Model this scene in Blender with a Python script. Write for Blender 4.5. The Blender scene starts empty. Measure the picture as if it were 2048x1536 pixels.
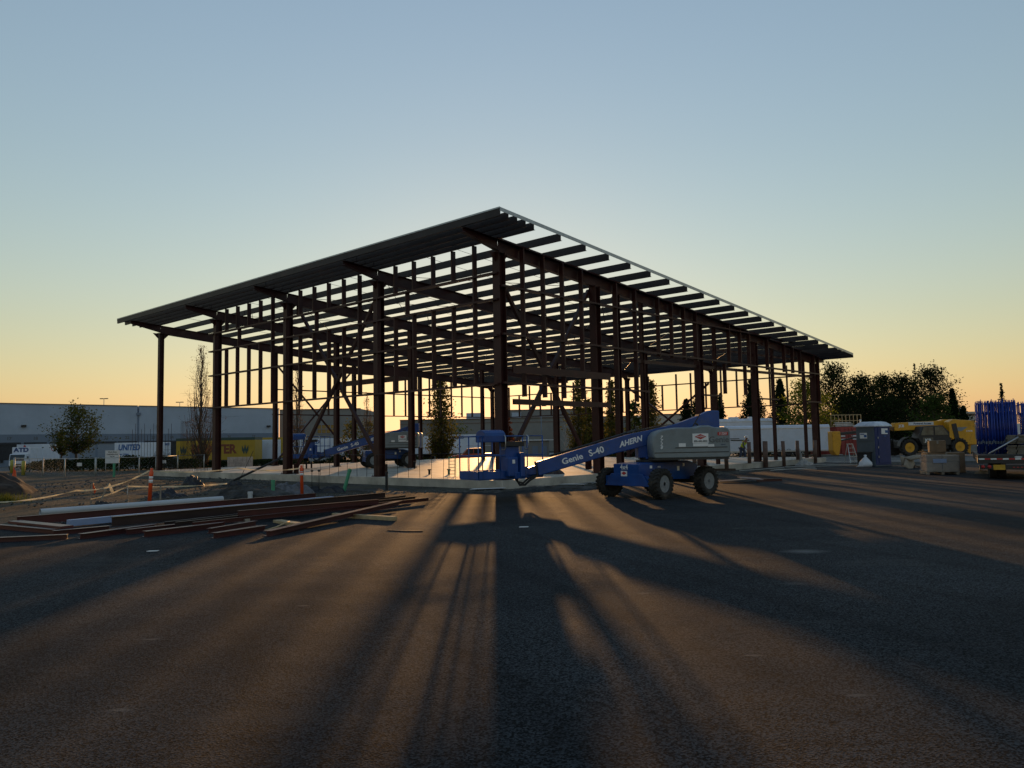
import bpy, bmesh, math, random
from math import sin, cos, pi, radians, sqrt, exp
from mathutils import Vector, Matrix, noise

SC = bpy.context.scene
COL = SC.collection
rnd = random.Random(7)

# ------------------------------------------------------------------ camera
cam_d = bpy.data.cameras.new('camera')
cam = bpy.data.objects.new('camera', cam_d)
COL.objects.link(cam)
cam_d.sensor_width = 36.0
cam_d.sensor_fit = 'HORIZONTAL'
cam_d.lens = 36.0 * 1576.56 / 2048.0
cam_d.clip_start = 0.1
cam_d.clip_end = 4000
MC = Matrix(((0.99984, 0.01791, 0.0), (0.00128, -0.07149, -0.99744), (-0.01787, 0.99728, -0.0715)))
MC.col[0].normalize(); MC.col[1].normalize(); MC.col[2].normalize()
cam.matrix_world = Matrix.Translation((0, 0, 1.7)) @ MC.to_4x4()
SC.camera = cam

# ------------------------------------------------------------------ sky, sun, exposure
SUN_EL, SUN_AZ = radians(5.3), radians(-1.15)      # azimuth measured from +Y towards +X
w = bpy.data.worlds.new('World'); SC.world = w; w.use_nodes = True
nt = w.node_tree
bg = nt.nodes['Background']
sky = nt.nodes.new('ShaderNodeTexSky')
sky.sky_type = 'NISHITA'; sky.sun_disc = False
sky.sun_elevation = SUN_EL; sky.sun_rotation = SUN_AZ
sky.altitude = 50; sky.air_density = 1.9; sky.dust_density = 0.2; sky.ozone_density = 3.0
wb = nt.nodes.new('ShaderNodeMix'); wb.data_type = 'RGBA'; wb.blend_type = 'MULTIPLY'; wb.inputs[0].default_value = 1.0
wb.inputs[7].default_value = (0.955, 1.0, 1.13, 1)      # camera white balance
gm = nt.nodes.new('ShaderNodeGamma'); gm.inputs[1].default_value = 0.8                  # softer sky contrast
hs = nt.nodes.new('ShaderNodeHueSaturation'); hs.inputs['Saturation'].default_value = 0.87
nt.links.new(sky.outputs[0], hs.inputs['Color']); nt.links.new(hs.outputs[0], gm.inputs[0]); nt.links.new(gm.outputs[0], wb.inputs[6]); nt.links.new(wb.outputs[2], bg.inputs[0]); bg.inputs[1].default_value = 0.15
sd = bpy.data.lights.new('sun', 'SUN'); sd.energy = 2.0; sd.angle = radians(0.6); sd.color = (1.0, 0.53, 0.20)
sun = bpy.data.objects.new('sun', sd); COL.objects.link(sun)
sdir = Vector((sin(SUN_AZ) * cos(SUN_EL), cos(SUN_AZ) * cos(SUN_EL), sin(SUN_EL)))
sun.rotation_euler = sdir.to_track_quat('Z', 'Y').to_euler()
SC.view_settings.view_transform = 'Standard'; SC.view_settings.look = 'None'
SC.view_settings.exposure = 0.92; SC.view_settings.gamma = 1.0
SC.cycles.max_bounces = 6; SC.cycles.transparent_max_bounces = 12
SC.cycles.use_denoising = True
try: SC.cycles.sample_clamp_indirect = 6.0
except Exception: pass

# ------------------------------------------------------------------ materials
MATS = {}
def mat(name, col, rough=0.6, metal=0.0, var=0.12, scale=3.0, bump=0.0, bscale=40.0, col2=None, spec=0.5, bdist=0.02, wear=None, wscale=2.0):
    if name in MATS: return MATS[name]
    m = bpy.data.materials.new(name); m.use_nodes = True
    n = m.node_tree.nodes; l = m.node_tree.links
    b = n['Principled BSDF']
    b.inputs['Roughness'].default_value = rough; b.inputs['Metallic'].default_value = metal
    b.inputs['Specular IOR Level'].default_value = spec
    tc = n.new('ShaderNodeTexCoord')
    nz = n.new('ShaderNodeTexNoise'); nz.inputs['Scale'].default_value = scale; nz.inputs['Detail'].default_value = 6.0
    nz.inputs['Roughness'].default_value = 0.65
    l.new(tc.outputs['Object'], nz.inputs['Vector'])
    rp = n.new('ShaderNodeValToRGB')
    c1 = [max(0, c * (1 - var * 2)) for c in col]; c2 = col2 or [min(1, c * (1 + var * 2)) for c in col]
    rp.color_ramp.elements[0].position = 0.3; rp.color_ramp.elements[0].color = (*c1, 1)
    rp.color_ramp.elements[1].position = 0.7; rp.color_ramp.elements[1].color = (*c2, 1)
    l.new(nz.outputs['Fac'], rp.inputs['Fac'])
    out = rp.outputs['Color']
    if wear:
        nw = n.new('ShaderNodeTexNoise'); nw.inputs['Scale'].default_value = wscale; nw.inputs['Detail'].default_value = 10
        nw.inputs['Roughness'].default_value = 0.7
        l.new(tc.outputs['Object'], nw.inputs['Vector'])
        wr = n.new('ShaderNodeValToRGB'); wr.color_ramp.elements[0].position = 0.56; wr.color_ramp.elements[1].position = 0.66
        l.new(nw.outputs['Fac'], wr.inputs['Fac'])
        mx = n.new('ShaderNodeMix'); mx.data_type = 'RGBA'
        l.new(wr.outputs['Color'], mx.inputs[0]); l.new(out, mx.inputs[6]); mx.inputs[7].default_value = (*wear, 1)
        out = mx.outputs[2]
    l.new(out, b.inputs['Base Color'])
    if bump > 0:
        nb = n.new('ShaderNodeTexNoise'); nb.inputs['Scale'].default_value = bscale; nb.inputs['Detail'].default_value = 5
        l.new(tc.outputs['Object'], nb.inputs['Vector'])
        bp = n.new('ShaderNodeBump'); bp.inputs['Strength'].default_value = bump; bp.inputs['Distance'].default_value = bdist
        l.new(nb.outputs['Fac'], bp.inputs['Height']); l.new(bp.outputs['Normal'], b.inputs['Normal'])
    MATS[name] = m
    return m

# ------------------------------------------------------------------ mesh builder
Z = Vector((0, 0, 1))
def V3(*a): return Vector(a if len(a) == 3 else a[0])
class MB:
    def __init__(s): s.v = []; s.f = []; s.m = []; s.s = []
    def add(s, vs, fs, mi=0, smooth=False):
        o = len(s.v); s.v += [tuple(p) for p in vs]
        for f in fs: s.f.append([i + o for i in f]); s.m.append(mi); s.s.append(smooth)
        return s
    def box(s, c, d, R=None, mi=0):
        x, y, z = d[0] / 2, d[1] / 2, d[2] / 2; c = Vector(c)
        ps = [Vector((a * x, b * y, e * z)) for e in (-1, 1) for b in (-1, 1) for a in (-1, 1)]
        if R is not None: ps = [R @ p for p in ps]
        return s.add([p + c for p in ps], [(0, 2, 3, 1), (4, 5, 7, 6), (0, 1, 5, 4), (2, 6, 7, 3), (0, 4, 6, 2), (1, 3, 7, 5)], mi)
    def prof(s, poly, p0, p1, up=Z, mi=0, caps=True, smooth=False):
        """sweep a closed 2-D profile (side, up) from p0 to p1"""
        p0 = Vector(p0); p1 = Vector(p1); t = (p1 - p0).normalized(); up = Vector(up)
        sd_ = t.cross(up)
        if sd_.length < 1e-4: sd_ = t.cross(Vector((1, 0, 0)))
        sd_.normalize(); u = sd_.cross(t)
        n = len(poly)
        vs = [p0 + sd_ * a + u * b for a, b in poly] + [p1 + sd_ * a + u * b for a, b in poly]
        fs = [(i, (i + 1) % n, n + (i + 1) % n, n + i) for i in range(n)]
        s.add(vs, fs, mi, smooth)
        if caps: s.add(vs, [tuple(range(n - 1, -1, -1)), tuple(range(n, 2 * n))], mi)
        return s
    def bar(s, p0, p1, w, h, up=Z, mi=0):
        return s.prof([(-w / 2, -h / 2), (w / 2, -h / 2), (w / 2, h / 2), (-w / 2, h / 2)], p0, p1, up, mi)
    def ibeam(s, p0, p1, d, b, up=Z, tf=0.018, tw=0.012, mi=0):
        D, B, T = d / 2, b / 2, tw / 2
        return s.prof([(-B, -D), (B, -D), (B, -D + tf), (T, -D + tf), (T, D - tf), (B, D - tf), (B, D), (-B, D), (-B, D - tf), (-T, D - tf), (-T, -D + tf), (-B, -D + tf)], p0, p1, up, mi)
    def cee(s, p0, p1, d, b, up=Z, t=0.008, side=1, mi=0):
        """channel: web at side 0, flanges towards side"""
        D = d / 2; q = side
        pl = [(0, -D), (q * b, -D), (q * b, -D + t), (q * t, -D + t), (q * t, D - t), (q * b, D - t), (q * b, D), (0, D)]
        if q < 0: pl = pl[::-1]
        return s.prof(pl, p0, p1, up, mi)
    def tube(s, pts, r, n=8, mi=0, caps=True, smooth=True):
        pts = [Vector(p) for p in pts]; k = len(pts)
        rs = r if isinstance(r, (list, tuple)) else [r] * k
        vs = []; prev = None
        for i, p in enumerate(pts):
            t = (pts[min(i + 1, k - 1)] - pts[max(i - 1, 0)])
            if t.length < 1e-9: t = Vector((0, 0, 1))
            t.normalize()
            if prev is None:
                a = t.cross(Z) if abs(t.z) < 0.95 else t.cross(Vector((1, 0, 0)))
            else: a = prev - t * prev.dot(t)
            a.normalize(); prev = a; b = t.cross(a)
            vs += [p + (a * cos(2 * pi * j / n) + b * sin(2 * pi * j / n)) * rs[i] for j in range(n)]
        fs = [(i * n + j, i * n + (j + 1) % n, (i + 1) * n + (j + 1) % n, (i + 1) * n + j) for i in range(k - 1) for j in range(n)]
        s.add(vs, fs, mi, smooth)
        if caps: s.add(vs[:n], [tuple(range(n - 1, -1, -1))], mi); s.add(vs[-n:], [tuple(range(n))], mi)
        return s
    def lathe(s, prof, c, ax=Z, n=20, mi=0, smooth=True):
        """profile of (radius, distance along ax) revolved about ax through c"""
        ax = Vector(ax).normalized(); c = Vector(c)
        a = ax.cross(Z) if abs(ax.z) < 0.95 else ax.cross(Vector((1, 0, 0)))
        a.normalize(); b = ax.cross(a); vs = []
        for r, h in prof: vs += [c + ax * h + (a * cos(2 * pi * j / n) + b * sin(2 * pi * j / n)) * r for j in range(n)]
        k = len(prof)
        fs = [(i * n + j, i * n + (j + 1) % n, (i + 1) * n + (j + 1) % n, (i + 1) * n + j) for i in range(k - 1) for j in range(n)]
        s.add(vs, fs, mi, smooth)
        if prof[0][0] > 1e-4: s.add(vs[:n], [tuple(range(n - 1, -1, -1))], mi)
        if prof[-1][0] > 1e-4: s.add(vs[-n:], [tuple(range(n))], mi)
        return s
    def slab(s, poly, o, ex, ey, depth, mi=0):
        """extrude a 2-D outline laid along ex/ey from o by depth along ex x ey"""
        o = Vector(o); ex = Vector(ex); ey = Vector(ey); ez = ex.cross(ey).normalized() * depth
        n = len(poly); vs = [o + ex * a + ey * b for a, b in poly]; vs += [p + ez for p in vs]
        fs = [tuple(range(n - 1, -1, -1)), tuple(range(n, 2 * n))] + [(i, (i + 1) % n, n + (i + 1) % n, n + i) for i in range(n)]
        return s.add(vs, fs, mi)
    def build(s, name, mats, parent=None, loc=None, bevel=0, seg=2, fix=True):
        me = bpy.data.meshes.new(name); me.from_pydata(s.v, [], s.f); me.update()
        if not isinstance(mats, (list, tuple)): mats = [mats]
        for m in mats: me.materials.append(m)
        me.polygons.foreach_set('material_index', s.m); me.polygons.foreach_set('use_smooth', s.s)
        if fix:
            bm = bmesh.new(); bm.from_mesh(me); bmesh.ops.remove_doubles(bm, verts=bm.verts, dist=1e-5)
            bmesh.ops.recalc_face_normals(bm, faces=bm.faces); bm.to_mesh(me); bm.free()
        o = bpy.data.objects.new(name, me); COL.objects.link(o)
        if parent: o.parent = parent
        if loc: o.location = loc
        if bevel:
            md = o.modifiers.new('bevel', 'BEVEL'); md.width = bevel; md.segments = seg; md.limit_method = 'ANGLE'; md.angle_limit = radians(40)
        return o

def tag(o, label, cat, group=None):
    o['label'] = label; o['category'] = cat
    if group: o['group'] = group
    return o
def thing(name, label, cat, loc=(0, 0, 0), rz=0.0, group=None):
    o = bpy.data.objects.new(name, None); COL.objects.link(o); o.empty_display_size = 0.2
    o.location = loc; o.rotation_euler = (0, 0, rz)
    return tag(o, label, cat, group)
def structure(o, kind='structure'):
    o['kind'] = kind; return o
def copy_tree(o, parent=None):
    c = o.copy(); COL.objects.link(c)
    if parent: c.parent = parent
    for ch in [x for x in o.children]: copy_tree(ch, c)
    return c
def letters(name, txt, size, m, parent, M, ext=0.003, shear=0.0, bold=0.0, sx=1.0, align='CENTER'):
    """raised lettering as a mesh part; M places the text plane (x right, y up, z out)"""
    cu = bpy.data.curves.new(name, 'FONT'); cu.body = txt; cu.size = size; cu.extrude = ext; cu.shear = shear; cu.offset = bold
    cu.align_x = align; cu.align_y = 'CENTER'; cu.resolution_u = 3
    t = bpy.data.objects.new(name + '_curve', cu); COL.objects.link(t)
    dg = bpy.context.evaluated_depsgraph_get()
    me = bpy.data.meshes.new_from_object(t.evaluated_get(dg)); bpy.data.objects.remove(t)
    me.transform(Matrix.Diagonal((sx, 1, 1, 1))); me.transform(M); me.materials.clear(); me.materials.append(m)
    o = bpy.data.objects.new(name, me); COL.objects.link(o); o.parent = parent
    return o
def frame_m(o, ex, ey):
    """matrix with x along ex, y along ey, origin o"""
    ex = Vector(ex).normalized(); ey = Vector(ey); ey = (ey - ex * ey.dot(ex)).normalized(); ez = ex.cross(ey)
    return Matrix(((ex.x, ey.x, ez.x, o[0]), (ex.y, ey.y, ez.y, o[1]), (ex.z, ey.z, ez.z, o[2]), (0, 0, 0, 1)))
def sstep(a, b, x):
    t = min(1, max(0, (x - a) / (b - a))); return t * t * (3 - 2 * t)
def gz(x, y):
    """height of the land: level round the site, lower in the yards behind"""
    d = -1.2 + 0.5 * sstep(0, 30, x)
    return d * sstep(58, 105, y)

# ------------------------------------------------------------------ ground
def asphalt_mat():
    m = bpy.data.materials.new('asphalt'); m.use_nodes = True; n = m.node_tree.nodes; l = m.node_tree.links
    b = n['Principled BSDF']; b.inputs['Roughness'].default_value = 0.9; b.inputs['Specular IOR Level'].default_value = 0.08
    tc = n.new('ShaderNodeTexCoord')
    def nz(sc, det=4, rg=0.6):
        q = n.new('ShaderNodeTexNoise'); q.inputs['Scale'].default_value = sc; q.inputs['Detail'].default_value = det; q.inputs['Roughness'].default_value = rg
        l.new(tc.outputs['Object'], q.inputs['Vector']); return q
    def ramp(src, p0, c0, p1, c1):
        r = n.new('ShaderNodeValToRGB'); r.color_ramp.elements[0].position = p0; r.color_ramp.elements[0].color = (*c0, 1)
        r.color_ramp.elements[1].position = p1; r.color_ramp.elements[1].color = (*c1, 1); l.new(src, r.inputs['Fac']); return r
    def mix(f, a, b_, mode='MIX'):
        x = n.new('ShaderNodeMix'); x.data_type = 'RGBA'; x.blend_type = mode
        if isinstance(f, float): x.inputs[0].default_value = f
        else: l.new(f, x.inputs[0])
        l.new(a, x.inputs[6])
        if isinstance(b_, tuple): x.inputs[7].default_value = (*b_, 1)
        else: l.new(b_, x.inputs[7])
        return x.outputs[2]
    base = ramp(nz(0.25, 6).outputs['Fac'], 0.35, (0.020, 0.0245, 0.029), 0.7, (0.045, 0.051, 0.057))
    vor = n.new('ShaderNodeTexVoronoi'); vor.inputs['Scale'].default_value = 75.0; l.new(tc.outputs['Object'], vor.inputs['Vector'])
    grain = ramp(vor.outputs['Color'], 0.3, (0.12, 0.12, 0.12), 0.72, (2.0, 1.97, 1.93))
    c = mix(0.9, base.outputs['Color'], grain.outputs['Color'], 'MULTIPLY')
    # dusty pale scuffs, stretched the way vehicles drive
    mp = n.new('ShaderNodeMapping'); mp.inputs['Scale'].default_value = (0.18, 0.6, 1); mp.inputs['Rotation'].default_value = (0, 0, radians(18))
    l.new(tc.outputs['Object'], mp.inputs['Vector'])
    q = n.new('ShaderNodeTexNoise'); q.inputs['Scale'].default_value = 1.3; q.inputs['Detail'].default_value = 8; q.inputs['Roughness'].default_value = 0.7
    l.new(mp.outputs[0], q.inputs['Vector'])
    st = ramp(q.outputs['Fac'], 0.56, (0, 0, 0), 0.74, (0.5, 0.5, 0.5))
    c = mix(st.outputs['Color'], c, (0.085, 0.082, 0.077))
    # the big dry pale stain and a few chips
    def spot(cx, cy, rx, ry, s=0.75):
        m1 = n.new('ShaderNodeMapping'); m1.vector_type = 'POINT'; m1.inputs['Location'].default_value = (-cx / rx, -cy / ry, 0); m1.inputs['Scale'].default_value = (1 / rx, 1 / ry, 0)
        l.new(tc.outputs['Object'], m1.inputs['Vector'])
        ad = n.new('ShaderNodeVectorMath'); ad.operation = 'LENGTH'; l.new(m1.outputs[0], ad.inputs[0])
        sub = n.new('ShaderNodeMath'); sub.operation = 'MULTIPLY_ADD'; l.new(q.outputs['Fac'], sub.inputs[0]); sub.inputs[1].default_value = 1.0; l.new(ad.outputs['Value'], sub.inputs[2])
        r = ramp(sub.outputs[0], 0.6, (s, s, s), 1.65, (0, 0, 0)); return r.outputs['Color']
    c = mix(spot(4.25, 11.7, 0.85, 0.5, 1.0), c, (0.17, 0.17, 0.165))
    c = mix(spot(3.2, 9.2, 0.35, 0.2, 0.4), c, (0.11, 0.11, 0.105))
    pits = ramp(nz(60, 2, 0.6).outputs['Fac'], 0.36, (0.12, 0.12, 0.12), 0.43, (1, 1, 1)); c = mix(0.85, c, pits.outputs['Color'], 'MULTIPLY')
    pt_ = ramp(nz(0.11, 3, 0.5).outputs['Fac'], 0.4, (0.72, 0.72, 0.74), 0.62, (1.12, 1.12, 1.1)); c = mix(1.0, c, pt_.outputs['Color'], 'MULTIPLY')
    # sparse pale chips and chalk flecks
    v2 = n.new('ShaderNodeTexVoronoi'); v2.inputs['Scale'].default_value = 1.1; mp2 = n.new('ShaderNodeMapping'); mp2.inputs['Scale'].default_value = (0.55, 1.6, 1); l.new(tc.outputs['Object'], mp2.inputs['Vector']); l.new(mp2.outputs[0], v2.inputs['Vector'])
    fl_ = ramp(v2.outputs['Distance'], 0.03, (0.55, 0.55, 0.55), 0.06, (0, 0, 0)); c = mix(fl_.outputs['Color'], c, (0.13, 0.128, 0.12))
    # hairline cracks
    v3 = n.new('ShaderNodeTexVoronoi'); v3.feature = 'DISTANCE_TO_EDGE'; v3.inputs['Scale'].default_value = 0.13; dn = nz(1.2, 5, 0.6); av = n.new('ShaderNodeVectorMath'); av.operation = 'ADD'; l.new(tc.outputs['Object'], av.inputs[0]); l.new(dn.outputs['Color'], av.inputs[1]); l.new(av.outputs[0], v3.inputs['Vector'])
    cr = ramp(v3.outputs['Distance'], 0.001, (0.55, 0.55, 0.55), 0.0035, (1, 1, 1)); c = mix(1.0, c, cr.outputs['Color'], 'MULTIPLY')
    # tyre tracks curving past the corner of the slab
    wv = n.new('ShaderNodeTexWave'); wv.wave_type = 'BANDS'; wv.bands_direction = 'X'; wv.inputs['Scale'].default_value = 0.18; wv.inputs['Distortion'].default_value = 3.5; wv.inputs['Detail'].default_value = 2; wv.inputs['Detail Scale'].default_value = 0.25
    mp3 = n.new('ShaderNodeMapping'); mp3.inputs['Rotation'].default_value = (0, 0, radians(-20)); l.new(tc.outputs['Object'], mp3.inputs['Vector']); l.new(mp3.outputs[0], wv.inputs['Vector'])
    tk = ramp(wv.outputs['Fac'], 0.0, (0.72, 0.72, 0.73), 0.10, (1, 1, 1)); c = mix(0.7, c, tk.outputs['Color'], 'MULTIPLY')
    l.new(c, b.inputs['Base Color'])
    h = n.new('ShaderNodeMath'); h.operation = 'ADD'
    f1 = nz(95, 3, 0.7); l.new(f1.outputs['Fac'], h.inputs[0]); l.new(vor.outputs['Distance'], h.inputs[1])
    b1 = n.new('ShaderNodeBump'); b1.inputs['Strength'].default_value = 0.4; b1.inputs['Distance'].default_value = 0.006; l.new(h.outputs[0], b1.inputs['Height'])
    f2 = nz(0.9, 3, 0.5); b2 = n.new('ShaderNodeBump'); b2.inputs['Strength'].default_value = 0.5; b2.inputs['Distance'].default_value = 0.05
    l.new(f2.outputs['Fac'], b2.inputs['Height']); l.new(b1.outputs['Normal'], b2.inputs['Normal']); l.new(b2.outputs['Normal'], b.inputs['Normal'])
    return m
M_ASPH = asphalt_mat()
M_LAND = mat('land', (0.075, 0.07, 0.055), 0.95, var=0.3, scale=0.25, bump=1.0, bdist=0.12, bscale=6, spec=0.1)
M_DIRT = mat('dirt', (0.075, 0.077, 0.078), 0.95, var=0.3, scale=1.6, bump=1.0, bdist=0.12, bscale=7, col2=(0.125, 0.125, 0.122), spec=0.1, wear=(0.05, 0.045, 0.04), wscale=0.5)
M_CONC = mat('concrete', (0.43, 0.40, 0.345), 0.65, var=0.2, scale=0.8, bump=0.15, bscale=30, spec=0.18)
M_CONCR = mat('rough_concrete', (0.33, 0.32, 0.3), 0.85, var=0.2, scale=2.2, bump=0.3, bscale=25)

def grid_sheet(name, xs, ys, zf, m, inside=None):
    b = MB(); vs = []; idx = {}
    for j, y in enumerate(ys):
        for i, x in enumerate(xs): idx[i, j] = len(vs); vs.append((x, y, zf(x, y)))
    fs = []
    for j in range(len(ys) - 1):
        for i in range(len(xs) - 1):
            if inside is None or inside((xs[i] + xs[i + 1]) / 2, (ys[j] + ys[j + 1]) / 2): fs.append((idx[i, j], idx[i + 1, j], idx[i + 1, j + 1], idx[i, j + 1]))
    b.add(vs, fs, 0, True); return b.build(name, m)
gx = [-1500, -700, -400, -250, -160, -120] + list(range(-90, 91, 6)) + [120, 160, 250, 400, 700, 1500]
gy = [-200, -60, -30, 0] + list(range(10, 141, 5)) + [160, 200, 300, 500, 900, 2500]
structure(grid_sheet('ground', gx, gy, lambda x, y: gz(x, y) - 0.012, M_LAND))
def frange(a, b, d): return [a + d * i for i in range(int(round((b - a) / d)) + 1)]
# the asphalt lot, its ragged left edge meeting the dirt
edge = [(-11.3, 14.0), (-10.8, 17.4), (-10.2, 19.3), (-9.2, 21.4), (-8.0, 23.4), (-6.9, 25.0), (-5.4, 26.2), (-3.2, 26.9), (-0.5, 26.6), (2.0, 28.0), (5.5, 31.5), (9.5, 36.0), (14.5, 41.0), (18.0, 43.5), (24, 45.5), (34, 46.5), (60, 47)]
ab = MB(); ring = []
for i in range(len(edge) - 1):
    (x0, y0), (x1, y1) = edge[i], edge[i + 1]; k = max(2, int(math.hypot(x1 - x0, y1 - y0) / 0.35))
    for j in range(k):
        t = j / k; x = x0 + (x1 - x0) * t; y = y0 + (y1 - y0) * t
        q = noise.noise((x * 0.9, y * 0.9, 3)) * 0.35 + noise.noise((x * 3, y * 3, 1)) * 0.1
        ring.append((x + q, y - q, 0.0))
poly = [(-60, 13.0, 0), ] + ring + [(60, 47, 0), (60, -30, 0), (-60, -30, 0)]
ab.add(poly, [tuple(range(len(poly)))])
structure(ab.build('asphalt_lot', M_ASPH))

# ------------------------------------------------------------------ steel building frame (local x = down-slope side, y = long high side)
BO = (-0.401, 28.32, 0.0)
ANG = math.atan2(0.738, 0.675)
def bw(v, u, z=0.0):
    return Vector((BO[0] + 0.675 * v - 0.738 * u, BO[1] + 0.738 * v + 0.675 * u, z))
SZ = 0.30                                            # top of the slab
def roof(v): return 9.43 - 0.0806 * (v + 1.855)       # top of the purlins
sb = MB()
sb.slab([(-0.35, -0.35), (29.3, -0.35), (29.3, 28.75), (-0.35, 28.75)], (0, 0, -0.4), (1, 0, 0), (0, 1, 0), 0.4 + SZ)
slab_o = structure(sb.build('floor_slab', M_CONC, bevel=0.015)); slab_o.location = BO; slab_o.rotation_euler = (0, 0, ANG)

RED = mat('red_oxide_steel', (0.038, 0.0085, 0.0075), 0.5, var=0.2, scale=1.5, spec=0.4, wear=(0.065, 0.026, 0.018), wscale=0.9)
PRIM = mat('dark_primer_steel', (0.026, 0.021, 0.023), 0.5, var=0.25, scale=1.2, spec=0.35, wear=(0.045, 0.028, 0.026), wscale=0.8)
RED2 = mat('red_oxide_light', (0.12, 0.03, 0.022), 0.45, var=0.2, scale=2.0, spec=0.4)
GALV = mat('galvanised_steel', (0.42, 0.44, 0.46), 0.38, metal=0.75, var=0.1, scale=6)
bf = thing('steel_building_frame', 'unclad dark red steel building frame with sloping roof overhang on concrete slab', 'building frame', BO, ANG)
def part(name, m=RED, bevel=0):
    class P(MB):
        def done(s): return s.build(name, m, bf, bevel=bevel)
    return P()
U1, U2, U3, U4 = 7.03, 14.06, 21.09, 28.12
VB = 28.76
RD = 0.5; PD = 0.28
def raft_top(v): return roof(v) - PD
# rafters with tapered stub ends over the columns
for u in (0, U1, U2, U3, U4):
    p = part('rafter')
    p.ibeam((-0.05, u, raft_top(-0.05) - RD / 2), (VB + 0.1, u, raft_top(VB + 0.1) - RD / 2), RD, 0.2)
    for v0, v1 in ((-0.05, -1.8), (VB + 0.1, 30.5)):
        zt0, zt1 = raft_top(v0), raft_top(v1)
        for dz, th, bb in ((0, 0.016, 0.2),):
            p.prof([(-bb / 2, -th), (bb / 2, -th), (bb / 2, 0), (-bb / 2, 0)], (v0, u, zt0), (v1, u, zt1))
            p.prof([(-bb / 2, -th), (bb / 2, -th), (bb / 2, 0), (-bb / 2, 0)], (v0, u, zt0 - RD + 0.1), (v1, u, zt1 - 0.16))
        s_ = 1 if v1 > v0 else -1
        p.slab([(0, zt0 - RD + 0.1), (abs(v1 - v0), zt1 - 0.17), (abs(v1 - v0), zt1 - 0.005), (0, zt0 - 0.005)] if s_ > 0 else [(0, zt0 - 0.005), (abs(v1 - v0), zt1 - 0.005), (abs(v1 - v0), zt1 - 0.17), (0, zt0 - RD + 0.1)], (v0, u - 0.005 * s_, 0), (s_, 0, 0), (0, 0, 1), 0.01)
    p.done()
# purlins
UA, UB = -1.85, 29.98
pv = [-1.42, -0.985, -0.55, -0.115] + [1.366 + 1.482 * k for k in range(19)] + [28.75, 29.45, 30.0]
for v in pv:
    z = roof(v) - PD / 2
    p = part('purlin', PRIM)
    p.cee((v, UA + 0.03, z), (v, UB - 0.03, z), PD, 0.075, t=0.006, side=1)
    for u in (U1, U2, U3): p.box((v - 0.006, u, z), (0.008, 0.75, PD - 0.03))
    p.done()
p = part('eave_channel', PRIM)
p.cee((-1.855, UA, roof(-1.855) - 0.13), (-1.855, UB, roof(-1.855) - 0.13), 0.26, 0.08, t=0.007, side=1); p.done()
p = part('eave_channel', PRIM)
p.cee((30.62, UA, roof(30.62) - 0.13), (30.62, UB, roof(30.62) - 0.13), 0.26, 0.08, t=0.007, side=-1); p.done()
for u, sgn in ((UA, -1), (UB, 1)):
    p = part('rake_trim', GALV)
    up_ = Vector((0.0806, 0, 1))
    p.bar((-1.86, u, roof(-1.86) - 0.05 + 0.004), (30.62, u, roof(30.62) - 0.05 + 0.004), 0.012, 0.13, up_)
    p.bar((-1.86, u - sgn * 0.05, roof(-1.86) + 0.012), (30.62, u - sgn * 0.05, roof(30.62) + 0.012), 0.11, 0.008, up_)
    p.done()
p = part('eave_trim', GALV); p.bar((-1.868, UA, roof(-1.868) + 0.01), (-1.868, UB, roof(-1.868) + 0.01), 0.01, 0.05); p.done()
# rake angles that run below the purlin ends on the outer wall line
for u in (-0.2, U4 + 0.2):
    p = part('rake_angle'); p.bar((-0.3, u, roof(-0.3) - PD - 0.035), (VB + 0.2, u, roof(VB + 0.2) - PD - 0.035), 0.1, 0.06); p.done()
# columns
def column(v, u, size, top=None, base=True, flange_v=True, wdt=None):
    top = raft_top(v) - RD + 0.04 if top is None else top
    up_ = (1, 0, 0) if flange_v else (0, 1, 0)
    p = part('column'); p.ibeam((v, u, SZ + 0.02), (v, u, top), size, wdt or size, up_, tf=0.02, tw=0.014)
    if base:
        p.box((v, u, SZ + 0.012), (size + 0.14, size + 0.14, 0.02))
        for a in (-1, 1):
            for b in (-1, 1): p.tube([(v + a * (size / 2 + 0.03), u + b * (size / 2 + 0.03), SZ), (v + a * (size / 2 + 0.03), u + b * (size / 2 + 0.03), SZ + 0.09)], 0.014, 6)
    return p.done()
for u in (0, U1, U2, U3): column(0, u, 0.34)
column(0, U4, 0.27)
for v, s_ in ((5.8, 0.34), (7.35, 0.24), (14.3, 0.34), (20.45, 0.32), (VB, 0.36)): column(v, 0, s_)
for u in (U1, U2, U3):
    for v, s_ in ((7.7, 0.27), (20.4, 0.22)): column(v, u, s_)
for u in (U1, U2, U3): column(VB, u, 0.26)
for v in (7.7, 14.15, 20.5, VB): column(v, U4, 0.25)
# door jamb posts on the right side
for v in (9.25, 15.95, 22.75, 27.15): column(v, 0, 0.16, top=raft_top(v) - RD, base=False)
# girts: level channels
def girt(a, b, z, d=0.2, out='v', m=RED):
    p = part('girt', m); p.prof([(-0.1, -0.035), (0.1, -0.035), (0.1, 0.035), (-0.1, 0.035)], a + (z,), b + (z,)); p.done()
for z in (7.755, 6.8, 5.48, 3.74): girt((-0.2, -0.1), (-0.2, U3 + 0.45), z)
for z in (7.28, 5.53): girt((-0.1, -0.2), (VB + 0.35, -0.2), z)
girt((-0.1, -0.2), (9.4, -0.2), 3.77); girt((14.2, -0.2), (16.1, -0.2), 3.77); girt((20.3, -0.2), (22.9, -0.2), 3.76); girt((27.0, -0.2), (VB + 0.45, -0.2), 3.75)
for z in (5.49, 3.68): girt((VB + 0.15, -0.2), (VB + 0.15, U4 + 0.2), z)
for z in (5.43, 3.73): girt((7.6, U4 + 0.15), (VB, U4 + 0.15), z)
girt((7.6, U4 + 0.15), (14.2, U4 + 0.15), 7.05)
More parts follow.
